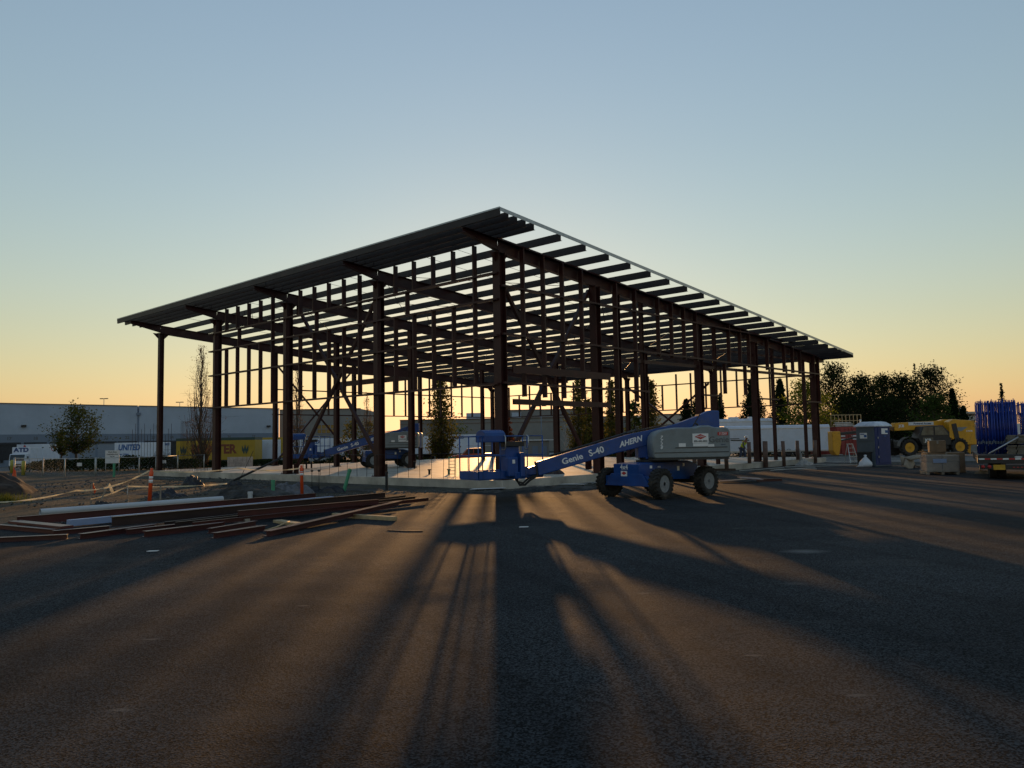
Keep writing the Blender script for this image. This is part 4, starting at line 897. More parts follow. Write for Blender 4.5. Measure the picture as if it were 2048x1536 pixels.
# trailer with the round red badge
T = trailer('white trailer with a round dark red badge on its end, beside the small truck', 85, 121, radians(30), 7.0, 2.7, 2.65, 1.0, TRW)
b = MB(); b.lathe([(0.42, 0), (0.42, 0.02)], (0.0, 1.75, 2.95), (1, 0, 0), 24); b.build('badge', REDL, T)
b = MB(); b.lathe([(0.33, 0), (0.33, 0.03)], (0.0, 1.75, 2.95), (1, 0, 0), 24); b.build('badge_inner', WHT, T)
letters('badge_mark', 'T', 0.45, REDL, T, frame_m((0.035, 1.75, 2.95), NX, SZ_), bold=0.03)
letters('side_lettering', 'TITAN', 0.95, GRYL, T, frame_m((-2.1, -0.025, 2.85), SX, SZ_), bold=0.02)
b = MB(); b.slab([(0.5 * cos(t_ * 2 * pi / 20), 0.95 * sin(t_ * 2 * pi / 20)) for t_ in range(20)], (-4.75, -0.005, 2.6), SX, SZ_, 0.02); b.slab([(0.45, -1.5), (0.1, -1.5), (-0.3, -0.4), (0.2, -0.4)][::-1], (-4.75, -0.005, 2.6), SX, SZ_, 0.02); b.build('emblem', REDL, T)
# small box truck facing the camera
tk = thing('box_truck', 'small white box truck facing the site at the far left', 'truck', (lat(43, 112), 112, gz(-70, 112)), radians(-75))
b = MB(); b.box((-2.6, 0, 1.95), (5.2, 2.3, 2.5)); b.build('cargo_box', TRW, tk, bevel=0.04)
b = MB(); b.slab([(0, 0.5), (1.65, 0.5), (1.7, 1.2), (1.35, 2.25), (0.0, 2.3)], (0.02, 1.0, 0), (1, 0, 0), (0, 0, 1), 2.0); cab = b.build('cab', TRW, tk, bevel=0.06)
b = MB(); b.bar((1.70, 0, 1.28), (1.40, 0, 2.15), 1.8, 0.03, up=(1, 0, 0.3)); b.build('windscreen', GLS, cab)
b = MB(); b.box((1.71, 0, 0.8), (0.04, 1.1, 0.18)); b.box((1.72, 0, 0.5), (0.1, 2.0, 0.2)); b.build('grille', DKM, cab)
for sy in (-0.85, 0.85):
    b = MB(); b.box((1.71, sy, 0.85), (0.06, 0.26, 0.2)); b.build('headlight', WHT, cab)
    b = MB(); b.box((1.2, sy * 1.4, 1.7), (0.1, 0.2, 0.4)); b.build('mirror', DKM, cab)
for wx in (0.9, -3.6):
    for sy in (-1, 1): b = MB(); b.lathe([(0.2, -0.12), (0.42, -0.12), (0.42, 0.12), (0.2, 0.12)], (wx, sy * 0.95, 0.42), (0, 1, 0), 16); b.build('wheel', BLK, tk)
letters('front_lettering', 'ATD', 0.8, NAVY, tk, frame_m((0.025, 0.0, 2.78), (0, 1, 0), (0, 0, 1)), bold=0.04, sx=1.15)
letters('side_lettering', 'ATD', 1.0, NAVY, tk, frame_m((-2.6, -1.175, 2.2), (1, 0, 0), (0, 0, 1)), bold=0.04)
# yellow trailer
T = trailer('long yellow trailer with a dark green roof band and brown lettering', 509, 103, radians(68), 10.6, 2.5, 2.55, 1.05, TRY, ribs=0, band=DGN)
letters('side_lettering', 'HUNTER', 1.6, BRL, T, frame_m((-5.5, -0.025, 2.4), SX, SZ_), bold=0.07, sx=0.95)
for x in (-1.3, -9.6):
    b = MB()
    for k in (-1, 0, 1): b.slab([(0.0, -0.7), (0.16, -0.1), (0.0, 0.55), (-0.16, -0.1)], (x + 0.3 * k, -0.005, 2.5 - 0.12 * abs(k)), (cos(0.25 * k), 0, -sin(0.25 * k)), (sin(0.25 * k), 0, cos(0.25 * k)), 0.02 + 0.004 * k)
    b.build('emblem', DGN, T)
T = trailer('white ribbed trailer with the end of a blue word, just right of the yellow trailer', 548, 108, radians(70), 6.0, 2.5, 2.6, 1.0, TRW, ribs=14)
letters('side_lettering', 'red', 1.5, mat('royal_lettering', (0.02, 0.03, 0.32), 0.5), T, frame_m((-4.0, -0.05, 1.95), SX, SZ_), bold=0.05)
T = trailer('yellow and white trailer half hidden behind the second column', 566, 118, radians(75), 4.6, 2.5, 3.0, 1.0, TRY)
T = trailer('white trailer with small blue lettering behind the far lift boom', 654, 118, radians(66), 7.4, 2.5, 2.6, 1.1, TRW)
letters('side_lettering', 'UNITED', 0.75, UNB, T, frame_m((-2.6, -0.025, 3.2), SX, SZ_), shear=0.15, bold=0.03, sx=0.95)
letters('side_lettering', 'Van Lines, Inc', 0.32, UNB, T, frame_m((-2.6, -0.025, 2.6), SX, SZ_), bold=0.01)
T = trailer('white trailer with heavy brown lettering behind the far lift boom', 742, 124, radians(80), 8.0, 2.5, 2.75, 1.0, TRW)
letters('side_lettering', 'OWA', 1.7, BRL, T, frame_m((-5.9, -0.025, 2.5), SX, SZ_), bold=0.07, sx=0.95)
T = trailer('white trailer behind the columns left of the leafy poplar', 850, 118, radians(60), 5.5, 2.5, 2.7, 1.1, TRW)
letters('side_lettering', 'UNITED', 0.8, UNB, T, frame_m((-2.6, -0.025, 3.3), SX, SZ_), shear=0.15, bold=0.03)
T = trailer('yellow container between the white trailer and the leafy poplar', 872, 120, radians(75), 2.4, 2.4, 2.5, 1.1, TRY)
T = trailer('white trailer behind the red pickup', 960, 116, radians(76), 6.2, 2.5, 2.8, 1.1, TRW)
letters('side_lettering', 'UNITED', 0.6, UNB, T, frame_m((-3.6, -0.025, 3.5), SX, SZ_), shear=0.15, bold=0.02)
# white cargo trailers on the right
def cargo(label, px0, d, L_, H_, zb, units, wd=2.3):
    x = lat(px0, d); t = thing('cargo_trailer', label, 'trailer', (x, d, gz(x, d) + 0.0), radians(-1), 'white cargo trailers'); b = MB()
    prof_ = [(0.0, zb), (0.0, zb + H_ - 0.25), (0.07, zb + H_ - 0.07), (0.25, zb + H_), (wd - 0.25, zb + H_), (wd - 0.07, zb + H_ - 0.07), (wd, zb + H_ - 0.25), (wd, zb)]
    b.slab(prof_, (0, 0, 0), (0, 1, 0), (0, 0, 1), L_); b.build('body', TRW, t, bevel=0.02)
    b = MB(); b.box((L_ / 2, -0.012, zb + H_ - 0.3), (L_, 0.03, 0.06)); b.box((L_ / 2, -0.012, zb + 0.06), (L_, 0.03, 0.12)); b.build('side_trim', GALV, t)
    for k in range(units):
        b = MB(); b.box((L_ * (0.35 + 0.35 * k), wd / 2, zb + H_ + 0.1), (0.9, 0.8, 0.22)); b.build('roof_unit', WHP, t, bevel=0.06)
    for k in range(3):
        b = MB(); b.lathe([(0.16, -0.1), (0.34, -0.1), (0.34, 0.1), (0.16, 0.1), (0.1, 0.02), (0, 0.02)], (L_ * 0.6 + 0.78 * k - 0.8, 0.1, 0.34), (0, -1, 0), 16); b.build('wheel', BLK, t)
    return t
ct = cargo('long white cargo trailer with a rounded roof edge on the right', 1447, 70, 9.25, 2.35, 0.42, 0)
b = MB(); b.box((1.3, -0.02, 1.5), (1.6, 0.03, 0.08)); b.box((0.8, -0.02, 1.65), (0.9, 0.03, 0.05)); b.build('awning_strip', DKM, ct)
cargo('tall white camper trailer with two roof units standing behind the long white one', 1432, 80, 5.6, 3.1, 0.75, 2)

# ================================================================== red pickup
RP = mat('faded_red_paint', (0.55, 0.09, 0.05), 0.4, var=0.12, scale=2)
pk = thing('pickup_truck', 'red pickup truck parked beyond the slab, facing left', 'pickup', (lat(945, 92), 92, gz(-5, 92)), pi + radians(6))
b = MB(); b.slab([(-2.6, 0.55), (2.5, 0.5), (2.6, 0.75), (2.5, 1.05), (1.3, 1.2), (0.75, 1.85), (-0.9, 1.9), (-1.0, 1.25), (-2.65, 1.25)], (0, 0.95, 0), (1, 0, 0), (0, 0, 1), 1.9); pb = b.build('body', RP, pk, bevel=0.06)
b = MB(); b.slab([(1.15, 1.25), (0.72, 1.76), (0.1, 1.78), (0.1, 1.25)], (0, 0.965, 0), (1, 0, 0), (0, 0, 1), 0.02); b.slab([(0.0, 1.25), (0.0, 1.78), (-0.8, 1.8), (-0.85, 1.27)], (0, 0.965, 0), (1, 0, 0), (0, 0, 1), 0.02); b.build('side_window', GLS, pb)
b = MB(); b.bar((1.32, 0, 1.22), (0.80, 0, 1.80), 1.6, 0.03, up=(1, 0, 0.8)); b.build('windscreen', PANE_Y, pb)
for sy in (-0.7, 0.7): b = MB(); b.box((2.56, sy, 0.88), (0.1, 0.35, 0.2)); b.build('headlight', WHT, pb)
b = MB(); b.box((2.62, 0, 0.6), (0.14, 1.8, 0.2)); b.build('bumper', GALV, pk)
b = MB()
for a in ((-1.0, 0.9), (-1.0, -0.9), (-2.5, 0.9), (-2.5, -0.9)): b.tube([(a[0], a[1], 1.2), (a[0], a[1], 2.15)], 0.03, 6)
for sy in (0.9, -0.9): b.tube([(-2.5, sy, 2.15), (0.8, sy, 2.15)], 0.03, 6)
b.build('ladder_rack', GALV, pk)
for wx in (1.65, -1.7):
    for sy in (-1, 1): b = MB(); b.lathe([(0.18, -0.12), (0.38, -0.12), (0.38, 0.12), (0.18, 0.12), (0.1, 0.05), (0, 0.05)], (wx, sy * 0.88, 0.38), (0, sy, 0), 16); b.build('wheel', BLK, pk)

# ================================================================== fence, sign, bollards on the left
FP = mat('fence_metal', (0.42, 0.44, 0.44), 0.5, metal=0.3, var=0.1)
fpts = [(-35.0, 55.5), (-30.0, 50.5), (-27.2, 48.0), (-25.6, 48.5), (-23.4, 49.5), (-22.8, 50.5), (-22.9, 54.0), (-21.5, 55)]
fc = thing('chain_link_fence', 'low chain link fence across the dirt yard in front of the shrubs', 'fence', (0, 0, 0))
for i, (x, y) in enumerate(fpts):
    b = MB(); b.tube([(x, y, gz(x, y)), (x, y, gz(x, y) + 1.12)], 0.04 if i % 3 else 0.06, 8); b.build('post', FP, fc)
b = MB()
for (x0, y0), (x1, y1) in zip(fpts[:-1], fpts[1:]): b.tube([(x0, y0, 1.08), (x1, y1, 1.08)], 0.025, 6)
b.build('top_rail', FP, fc)
b = MB()
for (x0, y0), (x1, y1) in zip(fpts[:-1], fpts[1:]):
    L_ = math.hypot(x1 - x0, y1 - y0); n_ = int(L_ / 0.25)
    for k in range(-4, n_ + 1):
        for s_ in (0, 1):
            a0_, a1_ = (k * 0.25, k * 0.25 + 1.0) if s_ else (k * 0.25 + 1.0, k * 0.25)
            za, zb = 0.06, 1.06
            lo, hi = 0.0, L_
            A_ = Vector((a0_, za)); B_ = Vector((a1_, zb))
            if max(A_.x, B_.x) <= lo or min(A_.x, B_.x) >= hi: continue
            def cl(P_, Q_):
                for lim, sg in ((lo, 1), (hi, -1)):
                    if (P_.x - lim) * sg < 0: t_ = (lim - P_.x) / (Q_.x - P_.x); P_ = P_ + (Q_ - P_) * t_
                return P_
            A2 = cl(A_, B_); B2 = cl(B_, A_); dx, dy = (x1 - x0) / L_, (y1 - y0) / L_
            b.tube([(x0 + dx * A2.x, y0 + dy * A2.x, A2.y), (x0 + dx * B2.x, y0 + dy * B2.x, B2.y)], 0.0013, 3, caps=False)
b.build('mesh', FP, fc)
for x, y in ((-26.4, 48.2), (-22.95, 52)):
    b = MB(); b.box((x, y - 0.05, 0.72), (0.3, 0.015, 0.2)); b.build('plate', WHP, fc)
sg = thing('site_sign', 'white site notice board on two thin posts behind the fence', 'sign', (-25.6, 50.5, gz(-25, 50.5)), radians(8))
b = MB(); b.box((0, 0, 1.12), (0.84, 0.03, 0.82)); b.build('board', WHP, sg)
b = MB(); b.tube([(-0.4, 0.04, 0), (-0.4, 0.04, 1.2)], 0.025, 6); b.tube([(0.4, 0.04, 0), (0.4, 0.04, 1.2)], 0.025, 6); b.build('posts', FP, sg)
for t_, z, s_ in (('Work Zone', 1.42, 0.13), ('Construction Area', 1.28, 0.11), ('Keep Out', 1.14, 0.08)): letters('notice', t_, s_, GRYL, sg, frame_m((0, -0.018, z), (1, 0, 0), (0, 0, 1)), bold=0.004, sx=0.8)
for i, (px, d, h) in enumerate(((25, 57, 0.95), (48, 52, 0.95))):
    b = MB(); b.lathe([(0.11, 0), (0.11, h - 0.06), (0.06, h), (0, h)], (0, 0, 0), Z, 14); x = lat(px, d)
    tag(b.build('bollard', mat('bollard_yellow', (0.35, 0.33, 0.06), 0.6, var=0.15), loc=(x, d, gz(x, d))), ('yellow bollard with orange ribbons nearest the left end of the fence', 'dull yellow bollard at the corner of the fence')[i], 'bollard', 'yellow bollards')
heap('ribbon_flag', 'bright orange and white ribbon flags fluttering beside the yellow bollard', 'ribbon', lat(30, 50), 50, 0.14, 0.05, 0.4, ORG, 77, 0.9, 10)

# ================================================================== right side: bollard posts, toilet, ladder, bag
RUST = mat('rusty_post', (0.11, 0.065, 0.05), 0.7, var=0.25, scale=3)
for i, (x, y, z0, h) in enumerate(((10.6, 39.4, 0, 1.43), (12.4, 41.6, SZ, 1.1), (13.65, 42.9, 0, 1.42), (15.2, 44.5, 0, 1.4), (16.6, 46.2, SZ, 1.1), (18.3, 48.0, 0, 1.4), (6.3, 35.6, SZ, 1.0), (8.6, 37.6, 0, 1.4))):
    b = MB(); b.tube([(0, 0, -0.02), (0.02 * (i % 3 - 1), 0, h)], 0.1 if i != 2 else 0.13, 14)
    lab = ('rusty steel pipe bollard closest behind the lift engine cover', 'rusty pipe bollard on the slab beside the worker', 'thickest rusty pipe bollard, in front of a red column', 'rusty pipe bollard midway along the row, alone between two columns', 'rusty pipe bollard on the slab beside the concrete lump', 'rusty pipe bollard overlapping the last red column', 'rusty pipe bollard under the lift turret', 'rusty pipe bollard seen below the lift engine cover')[i]
    tag(b.build('pipe_bollard', RUST, loc=(x, y, z0)), lab, 'bollard', 'rusty pipe bollards')
TB = mat('toilet_blue', (0.012, 0.03, 0.13), 0.5, var=0.08, scale=2)
TG = mat('toilet_grey', (0.085, 0.11, 0.135), 0.55, var=0.08, scale=2)
pt = thing('portable_toilet', 'blue and grey portable toilet with a white domed roof', 'portable toilet', (18.74, 42.03, 0), radians(-62))
# local: +x towards the blue door side, camera side corner at the origin
b = MB(); b.box((0.0, 0.62, 1.1), (1.05, 0.06, 2.0)); b.box((-0.55, 0.6, 1.1), (0.06, 1.2, 2.0)); b.box((0.0, 1.2, 1.1), (1.05, 0.06, 2.0)); b.box((0, 0.6, 0.09), (1.14, 1.24, 0.18)); b.box((0, 0.03, 1.1), (1.1, 0.06, 2.0))
b.build('body', TG, pt, bevel=0.02)
b = MB(); b.box((0.56, 0.6, 1.08), (0.06, 1.18, 2.02)); dr = b.build('door', TB, pt, bevel=0.02)
b = MB(); b.box((0.6, 0.62, 1.05), (0.03, 0.8, 1.75)); b.slab([(0.2, 1.95), (1.0, 1.95), (0.86, 2.12), (0.34, 2.12)], (0.595, 0, 0), (0, 1, 0), (0, 0, 1), 0.02); b.build('door_panel', TB, dr, bevel=0.01)
b = MB()
for z in (0.5, 1.0, 1.5): b.box((0.622, 0.18, z), (0.015, 0.05, 0.1))
b.build('hinge', GALV, dr)
b = MB(); b.box((0.62, 0.72, 1.84), (0.01, 0.5, 0.3)); b.build('notice', WHT, dr); b = MB(); b.box((0.628, 0.86, 1.82), (0.01, 0.2, 0.14)); b.box((0.628, 0.72, 1.58), (0.01, 0.18, 0.05)); b.build('notice_print', UNB, dr)
b = MB(); b.box((-0.12, -0.004, 1.62), (0.44, 0.01, 0.3)); b.build('notice', WHT, pt); b = MB(); b.box((0.0, -0.012, 1.6), (0.16, 0.01, 0.13)); b.box((-0.18, -0.012, 1.7), (0.24, 0.01, 0.05)); b.build('notice_print', UNB, pt)
for p_, sh in ((0.72, 0),):
    b = MB(); b.box((0, -0.012, 1.36), (0.9, 0.03, 0.04)); b.box((0, -0.012, 0.8), (0.9, 0.03, 0.04)); b.build('side_rib', TG, pt)
b = MB(); vs = []
for (sx0, sx1, sy0, sy1, z) in ((-0.66, 0.66, -0.08, 1.32, 2.08), (-0.66, 0.66, -0.08, 1.32, 2.15), (-0.5, 0.5, 0.14, 1.1, 2.32), (-0.36, 0.36, 0.3, 0.9, 2.36)): vs += [(sx0, sy0, z), (sx1, sy0, z), (sx1, sy1, z), (sx0, sy1, z)]
fs = [(0, 3, 2, 1), (12, 13, 14, 15)]
for k in range(3):
    for i in range(4): fs.append((4 * k + i, 4 * k + (i + 1) % 4, 4 * k + 4 + (i + 1) % 4, 4 * k + 4 + i))
b.add(vs, fs); b.build('roof', mat('toilet_roof', (0.55, 0.6, 0.68), 0.5), pt, bevel=0.03)
b = MB(); b.tube([(-0.5, 0.3, 2.1), (-0.5, 0.3, 2.5)], 0.045, 10); b.build('vent_pipe', WHP, pt)
tb = thing('trash_bin', 'low black bin box against the grey side of the portable toilet', 'bin', (18.62, 41.93, 0), radians(-62))
b = MB(); b.box((0, -0.05, 0.36), (0.62, 0.4, 0.72)); b.build('bin_body', BLK, tb, bevel=0.04); b = MB(); b.box((0, -0.05, 0.735), (0.68, 0.46, 0.04)); b.build('bin_rim', DKM, tb)
q = MB(); n_ = 24; prof_ = [(0.0, -0.0), (0.27, 0.0), (0.31, 0.1), (0.29, 0.22), (0.2, 0.36), (0.1, 0.47), (0.05, 0.52), (0.08, 0.6), (0.03, 0.63)]
vs = []
for k, (r_, z) in enumerate(prof_):
    for j in range(n_):
        a = 2 * pi * j / n_; rr = r_ * (1 + 0.16 * noise.noise((cos(a) * 2.2, sin(a) * 2.2, z * 5)) + 0.05 * sin(5 * a + z * 9)); vs.append((rr * cos(a) * (1.1 if z < 0.3 else 1) - (0.15 if (cos(a) < -0.6 and z < 0.05) else 0), rr * sin(a), z))
q.add(vs, [(k * n_ + j, k * n_ + (j + 1) % n_, (k + 1) * n_ + (j + 1) % n_, (k + 1) * n_ + j) for k in range(len(prof_) - 1) for j in range(n_)], 0, True)
tag(q.build('trash_bag', mat('white_bag', (0.62, 0.64, 0.68), 0.4, var=0.05), loc=(18.42, 41.45, 0.0)), 'white tied trash bag leaning on the bin by the toilet', 'trash bag')
ld = thing('step_ladder', 'pale aluminium step ladder standing open left of the portable toilet', 'step ladder', (20.2, 47.3, 0), radians(12))
b = MB()
for s_ in (-1, 1): b.bar((s_ * 0.28, -0.28, 0), (s_ * 0.16, 0.1, 1.12), 0.03, 0.06); 
for k in range(4): t_ = (k + 0.5) / 4.4; b.box((0, -0.28 + 0.38 * t_, 1.12 * t_), (0.56 - 0.24 * t_, 0.09, 0.025))
b.build('front_frame', GALV, ld)
b = MB()
for s_ in (-1, 1): b.bar((s_ * 0.34 + 0.2, 0.5, 0), (s_ * 0.16, 0.14, 1.1), 0.025, 0.04)
b.build('rear_frame', GALV, ld); b = MB(); b.box((0, 0.12, 1.13), (0.36, 0.16, 0.04)); b.build('top_cap', GALV, ld)
# red container with a railed load on its roof
RC = mat('container_red', (0.26, 0.035, 0.03), 0.55, var=0.15, scale=1.0, wear=(0.16, 0.03, 0.025), wscale=0.6)
rc = thing('shipping_container', 'dark red shipping container behind the portable toilet', 'container', (lat(1669, 74), 74, gz(31, 74)), radians(8))
b = MB(); b.box((1.2, 3.0, 1.3), (2.44, 6.0, 2.6)); b.build('body', RC, rc)
for k in range(2):
    b = MB(); b.box((0.6 + 1.2 * k, -0.03, 1.3), (1.12, 0.05, 2.4)); d_ = b.build('door', RC, rc, bevel=0.01)
    b = MB()
    for q_ in (0.35, 0.85): b.tube([(0.03 + 1.2 * k + q_, -0.09, 0.1), (0.03 + 1.2 * k + q_, -0.09, 2.5)], 0.025, 6)
    b.build('lock_rod', RC, d_); b = MB(); b.box((0.6 + 1.2 * k, -0.06, 1.75), (0.6, 0.012, 0.12)); b.box((0.6 + 1.2 * k, -0.06, 1.45), (0.5, 0.012, 0.1)); b.build('marking', WHP, d_)
b = MB()
for k in range(20): b.box((2.46, 0.3 + 0.29 * k, 1.3), (0.04, 0.14, 2.3))
b.build('corrugation', RC, rc)
lr = thing('roof_platform', 'timber railed platform with stacked boards on top of the red container', 'platform', (lat(1676, 73.5), 75.4, gz(31, 74) + 2.61), 0)
b = MB()
for k in range(9): b.bar((0.0 + 0.36 * k, 0, 0), (0.36 * k, 0, 1.15), 0.05, 0.05, up=(0, 1, 0))
for z in (0.6, 1.15): b.bar((0, 0.04, z), (2.9, 0.04, z), 0.04, 0.07)
b.build('railing', WOOD, lr)
b = MB(); b.box((1.4, 0.9, 0.03), (3.0, 2.2, 0.06)); b.build('deck', WOOD2, lr)
for k in range(5): b = MB(); b.box((1.0 + 0.1 * (k % 2), -0.35 + 0.03 * k, 0.1 + 0.075 * k), (1.9 - 0.1 * k, 0.4, 0.06)); b.build('board', WOOD2 if k % 2 else WHP, lr)

# ================================================================== yellow telehandler, facing left
th = thing('telehandler', 'yellow telescopic handler with black cab and long boom, facing left', 'telehandler', (lat(1850, 58.5), 58.5, 0.05), pi + radians(3))
K_ = 0.0371
b = MB(); b.box((0.0, 0, 0.85), (4.6, 1.1, 0.55)); b.box((0, 0.0, 0.62), (2.0, 2.0, 0.3)); b.build('chassis', DKM, th, bevel=0.03)
b = MB(); b.slab([(-3.0, 0.75), (-3.05, 1.1), (-2.95, 1.2), (-2.95, 2.5), (-1.35, 2.62), (-1.2, 2.55), (-1.0, 2.45), (-1.0, 1.3), (-1.25, 1.15), (-1.5, 1.25), (-1.8, 1.15), (-2.0, 0.75)][::-1], (0, 1.15, 0), (1, 0, 0), (0, 0, 1), 0.7); b.box((-2.5, -0.3, 1.25), (1.0, 1.5, 1.0)); b.build('engine_body', YEL, th, bevel=0.05)
b = MB(); b.slab([(-1.15, 0.75), (1.05, 0.75), (1.35, 1.3), (1.25, 1.55), (0.95, 2.14), (-0.55, 2.2), (-1.1, 1.6)], (0, 1.12, 0), (1, 0, 0), (0, 0, 1), 0.95); cb = b.build('cab', DKM, th, bevel=0.03)
for poly_ in ([(0.2, 1.5), (1.16, 1.5), (0.9, 2.08), (0.2, 2.1)], [(-0.92, 1.5), (0.08, 1.5), (0.08, 2.1), (-0.5, 2.12)]):
    b = MB(); b.slab(poly_, (0, 1.155, 0), (1, 0, 0), (0, 0, 1), 0.03); b.build('window', mat('cab_window', (0.10, 0.11, 0.09), 0.15, var=0.2), cb)
b = MB(); b.box((0.62, 1.13, 1.12), (0.78, 0.02, 0.42)); pl = b.build('name_plate', mat('plate_grey', (0.10, 0.09, 0.07), 0.5), cb)
letters('maker_name', 'JCB', 0.3, WHT, pl, frame_m((0.62, 1.145, 1.12), (-1, 0, 0), (0, 0, 1)), bold=0.01)
b = MB(); b.slab([(-3.0, 2.15), (-3.0, 2.55), (-1.2, 2.64), (-0.9, 2.55), (2.55, 2.44), (2.55, 1.85), (-0.9, 1.95), (-1.6, 1.7), (-2.4, 1.6)][::-1], (0, 0.2, 0), (1, 0, 0), (0, 0, 1), 0.5); bo = b.build('boom', YEL, th, bevel=0.03)
b = MB(); b.box((0.55, 0.22, 2.36), (1.9, 0.03, 0.24)); b.build('white_panel', WHP, bo)
letters('maker_name', 'JCB', 0.26, WHT, bo, frame_m((2.05, 0.235, 2.2), (-1, 0, 0), (0, 0, 1)), bold=0.01)
letters('boom_lettering', 'Powered Access', 0.2, NAVY, bo, frame_m((0.45, 0.24, 2.36), (-1, 0, 0), (0, 0, 1)), bold=0.006)
letters('model_marking', '510-56', 0.16, WHT, th, frame_m((-2.5, 1.155, 1.75), (-1, 0, 0), (0, 0, 1)), bold=0.004)
b = MB(); b.slab([(2.5, 2.16), (4.9, 1.98), (4.9, 1.66), (2.5, 1.92)][::-1], (0, 0.12, 0), (1, 0, 0), (0, 0, 1), 0.34); b.build('inner_boom', mat('inner_boom_paint', (0.12, 0.06, 0.02), 0.5), bo, bevel=0.02)
b = MB(); b.slab([(4.4, 2.05), (4.9, 2.15), (5.1, 1.4), (4.6, 1.45)][::-1], (0, 0.3, 0), (1, 0, 0), (0, 0, 1), 0.7); b.build('boom_head', YEL, bo, bevel=0.03)
b = MB(); b.slab([(6.75, 1.9), (7.35, 1.9), (7.35, 0.5), (7.15, 0.15), (6.9, 0.15), (6.7, 1.1)][::-1], (0, 0.4, 0), (1, 0, 0), (0, 0, 1), 0.8); b.build('carriage', YEL, th, bevel=0.04)
b = MB(); b.bar((4.95, 0, 1.85), (6.7, 0, 1.7), 0.2, 0.2); b.bar((4.9, 0.2, 1.55), (6.7, 0.2, 1.2), 0.1, 0.1); b.build('link_arm', DKM, th)
b = MB(); b.bar((-1.55, 1.17, 1.1), (-1.35, 1.17, 2.3), 0.06, 0.34, up=(1, 0, 0)); b.build('exhaust_guard', DKM, th)
b = MB(); b.slab([(-1.2, 2.02), (-2.4, 2.05), (-1.9, 1.75), (-1.25, 1.75)], (0, 1.158, 0), (1, 0, 0), (0, 0, 1), 0.012); b.build('side_decal', GREYP, th)
for wx in (2.05, -1.7):
    for sy in (-1, 1): wheel('wheel', th, (wx, sy * 1.05, 0.63), 0 if sy > 0 else pi, 0.63, 0.4, YEL, 18, TYRE)
b = MB(); pts_ = [(2.05 + 0.76 * cos(a), 1.05, 0.63 + 0.76 * sin(a)) for a in [pi * (0.05 + 0.75 * k / 10) for k in range(11)]]
for p_, q_ in zip(pts_[:-1], pts_[1:]): b.bar(p_, q_, 0.42, 0.03, up=(0.3, 0, 1))
b.build('mudguard', DKM, th)

# ================================================================== cartons, pallet, sacks
CARD = mat('cardboard', (0.21, 0.135, 0.075), 0.8, var=0.12, scale=3)
CARD2 = mat('cardboard_pale', (0.29, 0.21, 0.125), 0.8, var=0.12, scale=3)
PAPER = mat('kraft_sack', (0.25, 0.2, 0.14), 0.8, var=0.15, scale=4)
def carton(label, x, y, z, sx, sy, sz, rz, m, flap=False):
    t = thing('carton', label, 'cardboard box', (x, y, z), rz, 'cardboard cartons'); b = MB(); b.box((0, 0, sz / 2), (sx, sy, sz)); b.build('box_body', m, t, bevel=0.015)
    b = MB(); b.box((0, 0, sz + 0.002), (sx * 0.98, 0.06, 0.006)); b.box((0, -sy / 2 - 0.003, sz * 0.86), (0.07, 0.005, sz * 0.26)); b.build('tape', WOOD2, t)
    return t
pal = thing('pallet', 'wooden pallet under the film wrapped cartons', 'pallet', (17.55, 32.7, 0.0), radians(-14))
b = MB()
for k in range(6): b.box((0, -0.5 + 0.2 * k, 0.13), (1.25, 0.13, 0.02))
for k in (-0.55, 0, 0.55): b.box((k, 0, 0.06), (0.1, 1.1, 0.1))
b.build('slats', WOOD2, pal)
wc = thing('wrapped_cartons', 'stack of pale cartons wrapped in shiny film on the pallet', 'cartons', (17.6, 32.75, 0.142), radians(-14))
for i, (x, w_, z, h, m_) in enumerate(((-0.3, 0.6, 0, 0.36, CARD2), (0.31, 0.6, 0, 0.37, CARD2), (-0.28, 0.62, 0.375, 0.27, CARD), (0.33, 0.6, 0.375, 0.26, CARD2))): b = MB(); b.box((x, 0, z + h / 2), (w_ - 0.01, 0.9, h)); b.build('carton', m_, wc, bevel=0.02)
fm = bpy.data.materials.new('stretch_film'); fm.use_nodes = True; nn = fm.node_tree.nodes; fb_ = nn['Principled BSDF']
fb_.inputs['Base Color'].default_value = (0.55, 0.57, 0.6, 1); fb_.inputs['Roughness'].default_value = 0.18; fb_.inputs['Alpha'].default_value = 0.3
b = MB(); vs = []; n_ = 48
for z in [k * 0.06 for k in range(12)]:
    for j in range(n_):
        a = 2 * pi * j / n_; c, s = cos(a), sin(a); k_ = max(abs(c) / 0.63, abs(s) / 0.475); rr = 1 / k_ + 0.012 + 0.02 * noise.noise((c * 4, s * 4, z * 9)); vs.append((c * rr, s * rr, z))
b.add(vs, [(k * n_ + j, k * n_ + (j + 1) % n_, (k + 1) * n_ + (j + 1) % n_, (k + 1) * n_ + j) for k in range(11) for j in range(n_)], 0, True); b.build('film', fm, wc, fix=False)
b = MB(); b.box((-0.1, -0.495, 0.42), (0.5, 0.012, 0.16)); b.build('label_sheet', BWH, wc)
carton('big brown carton standing behind the film wrapped stack', 18.55, 34.2, 0, 1.45, 0.9, 0.86, radians(-12), CARD)
carton('smaller brown carton sitting on top of the big carton', 18.25, 34.1, 0.87, 0.62, 0.6, 0.5, radians(-20), CARD)
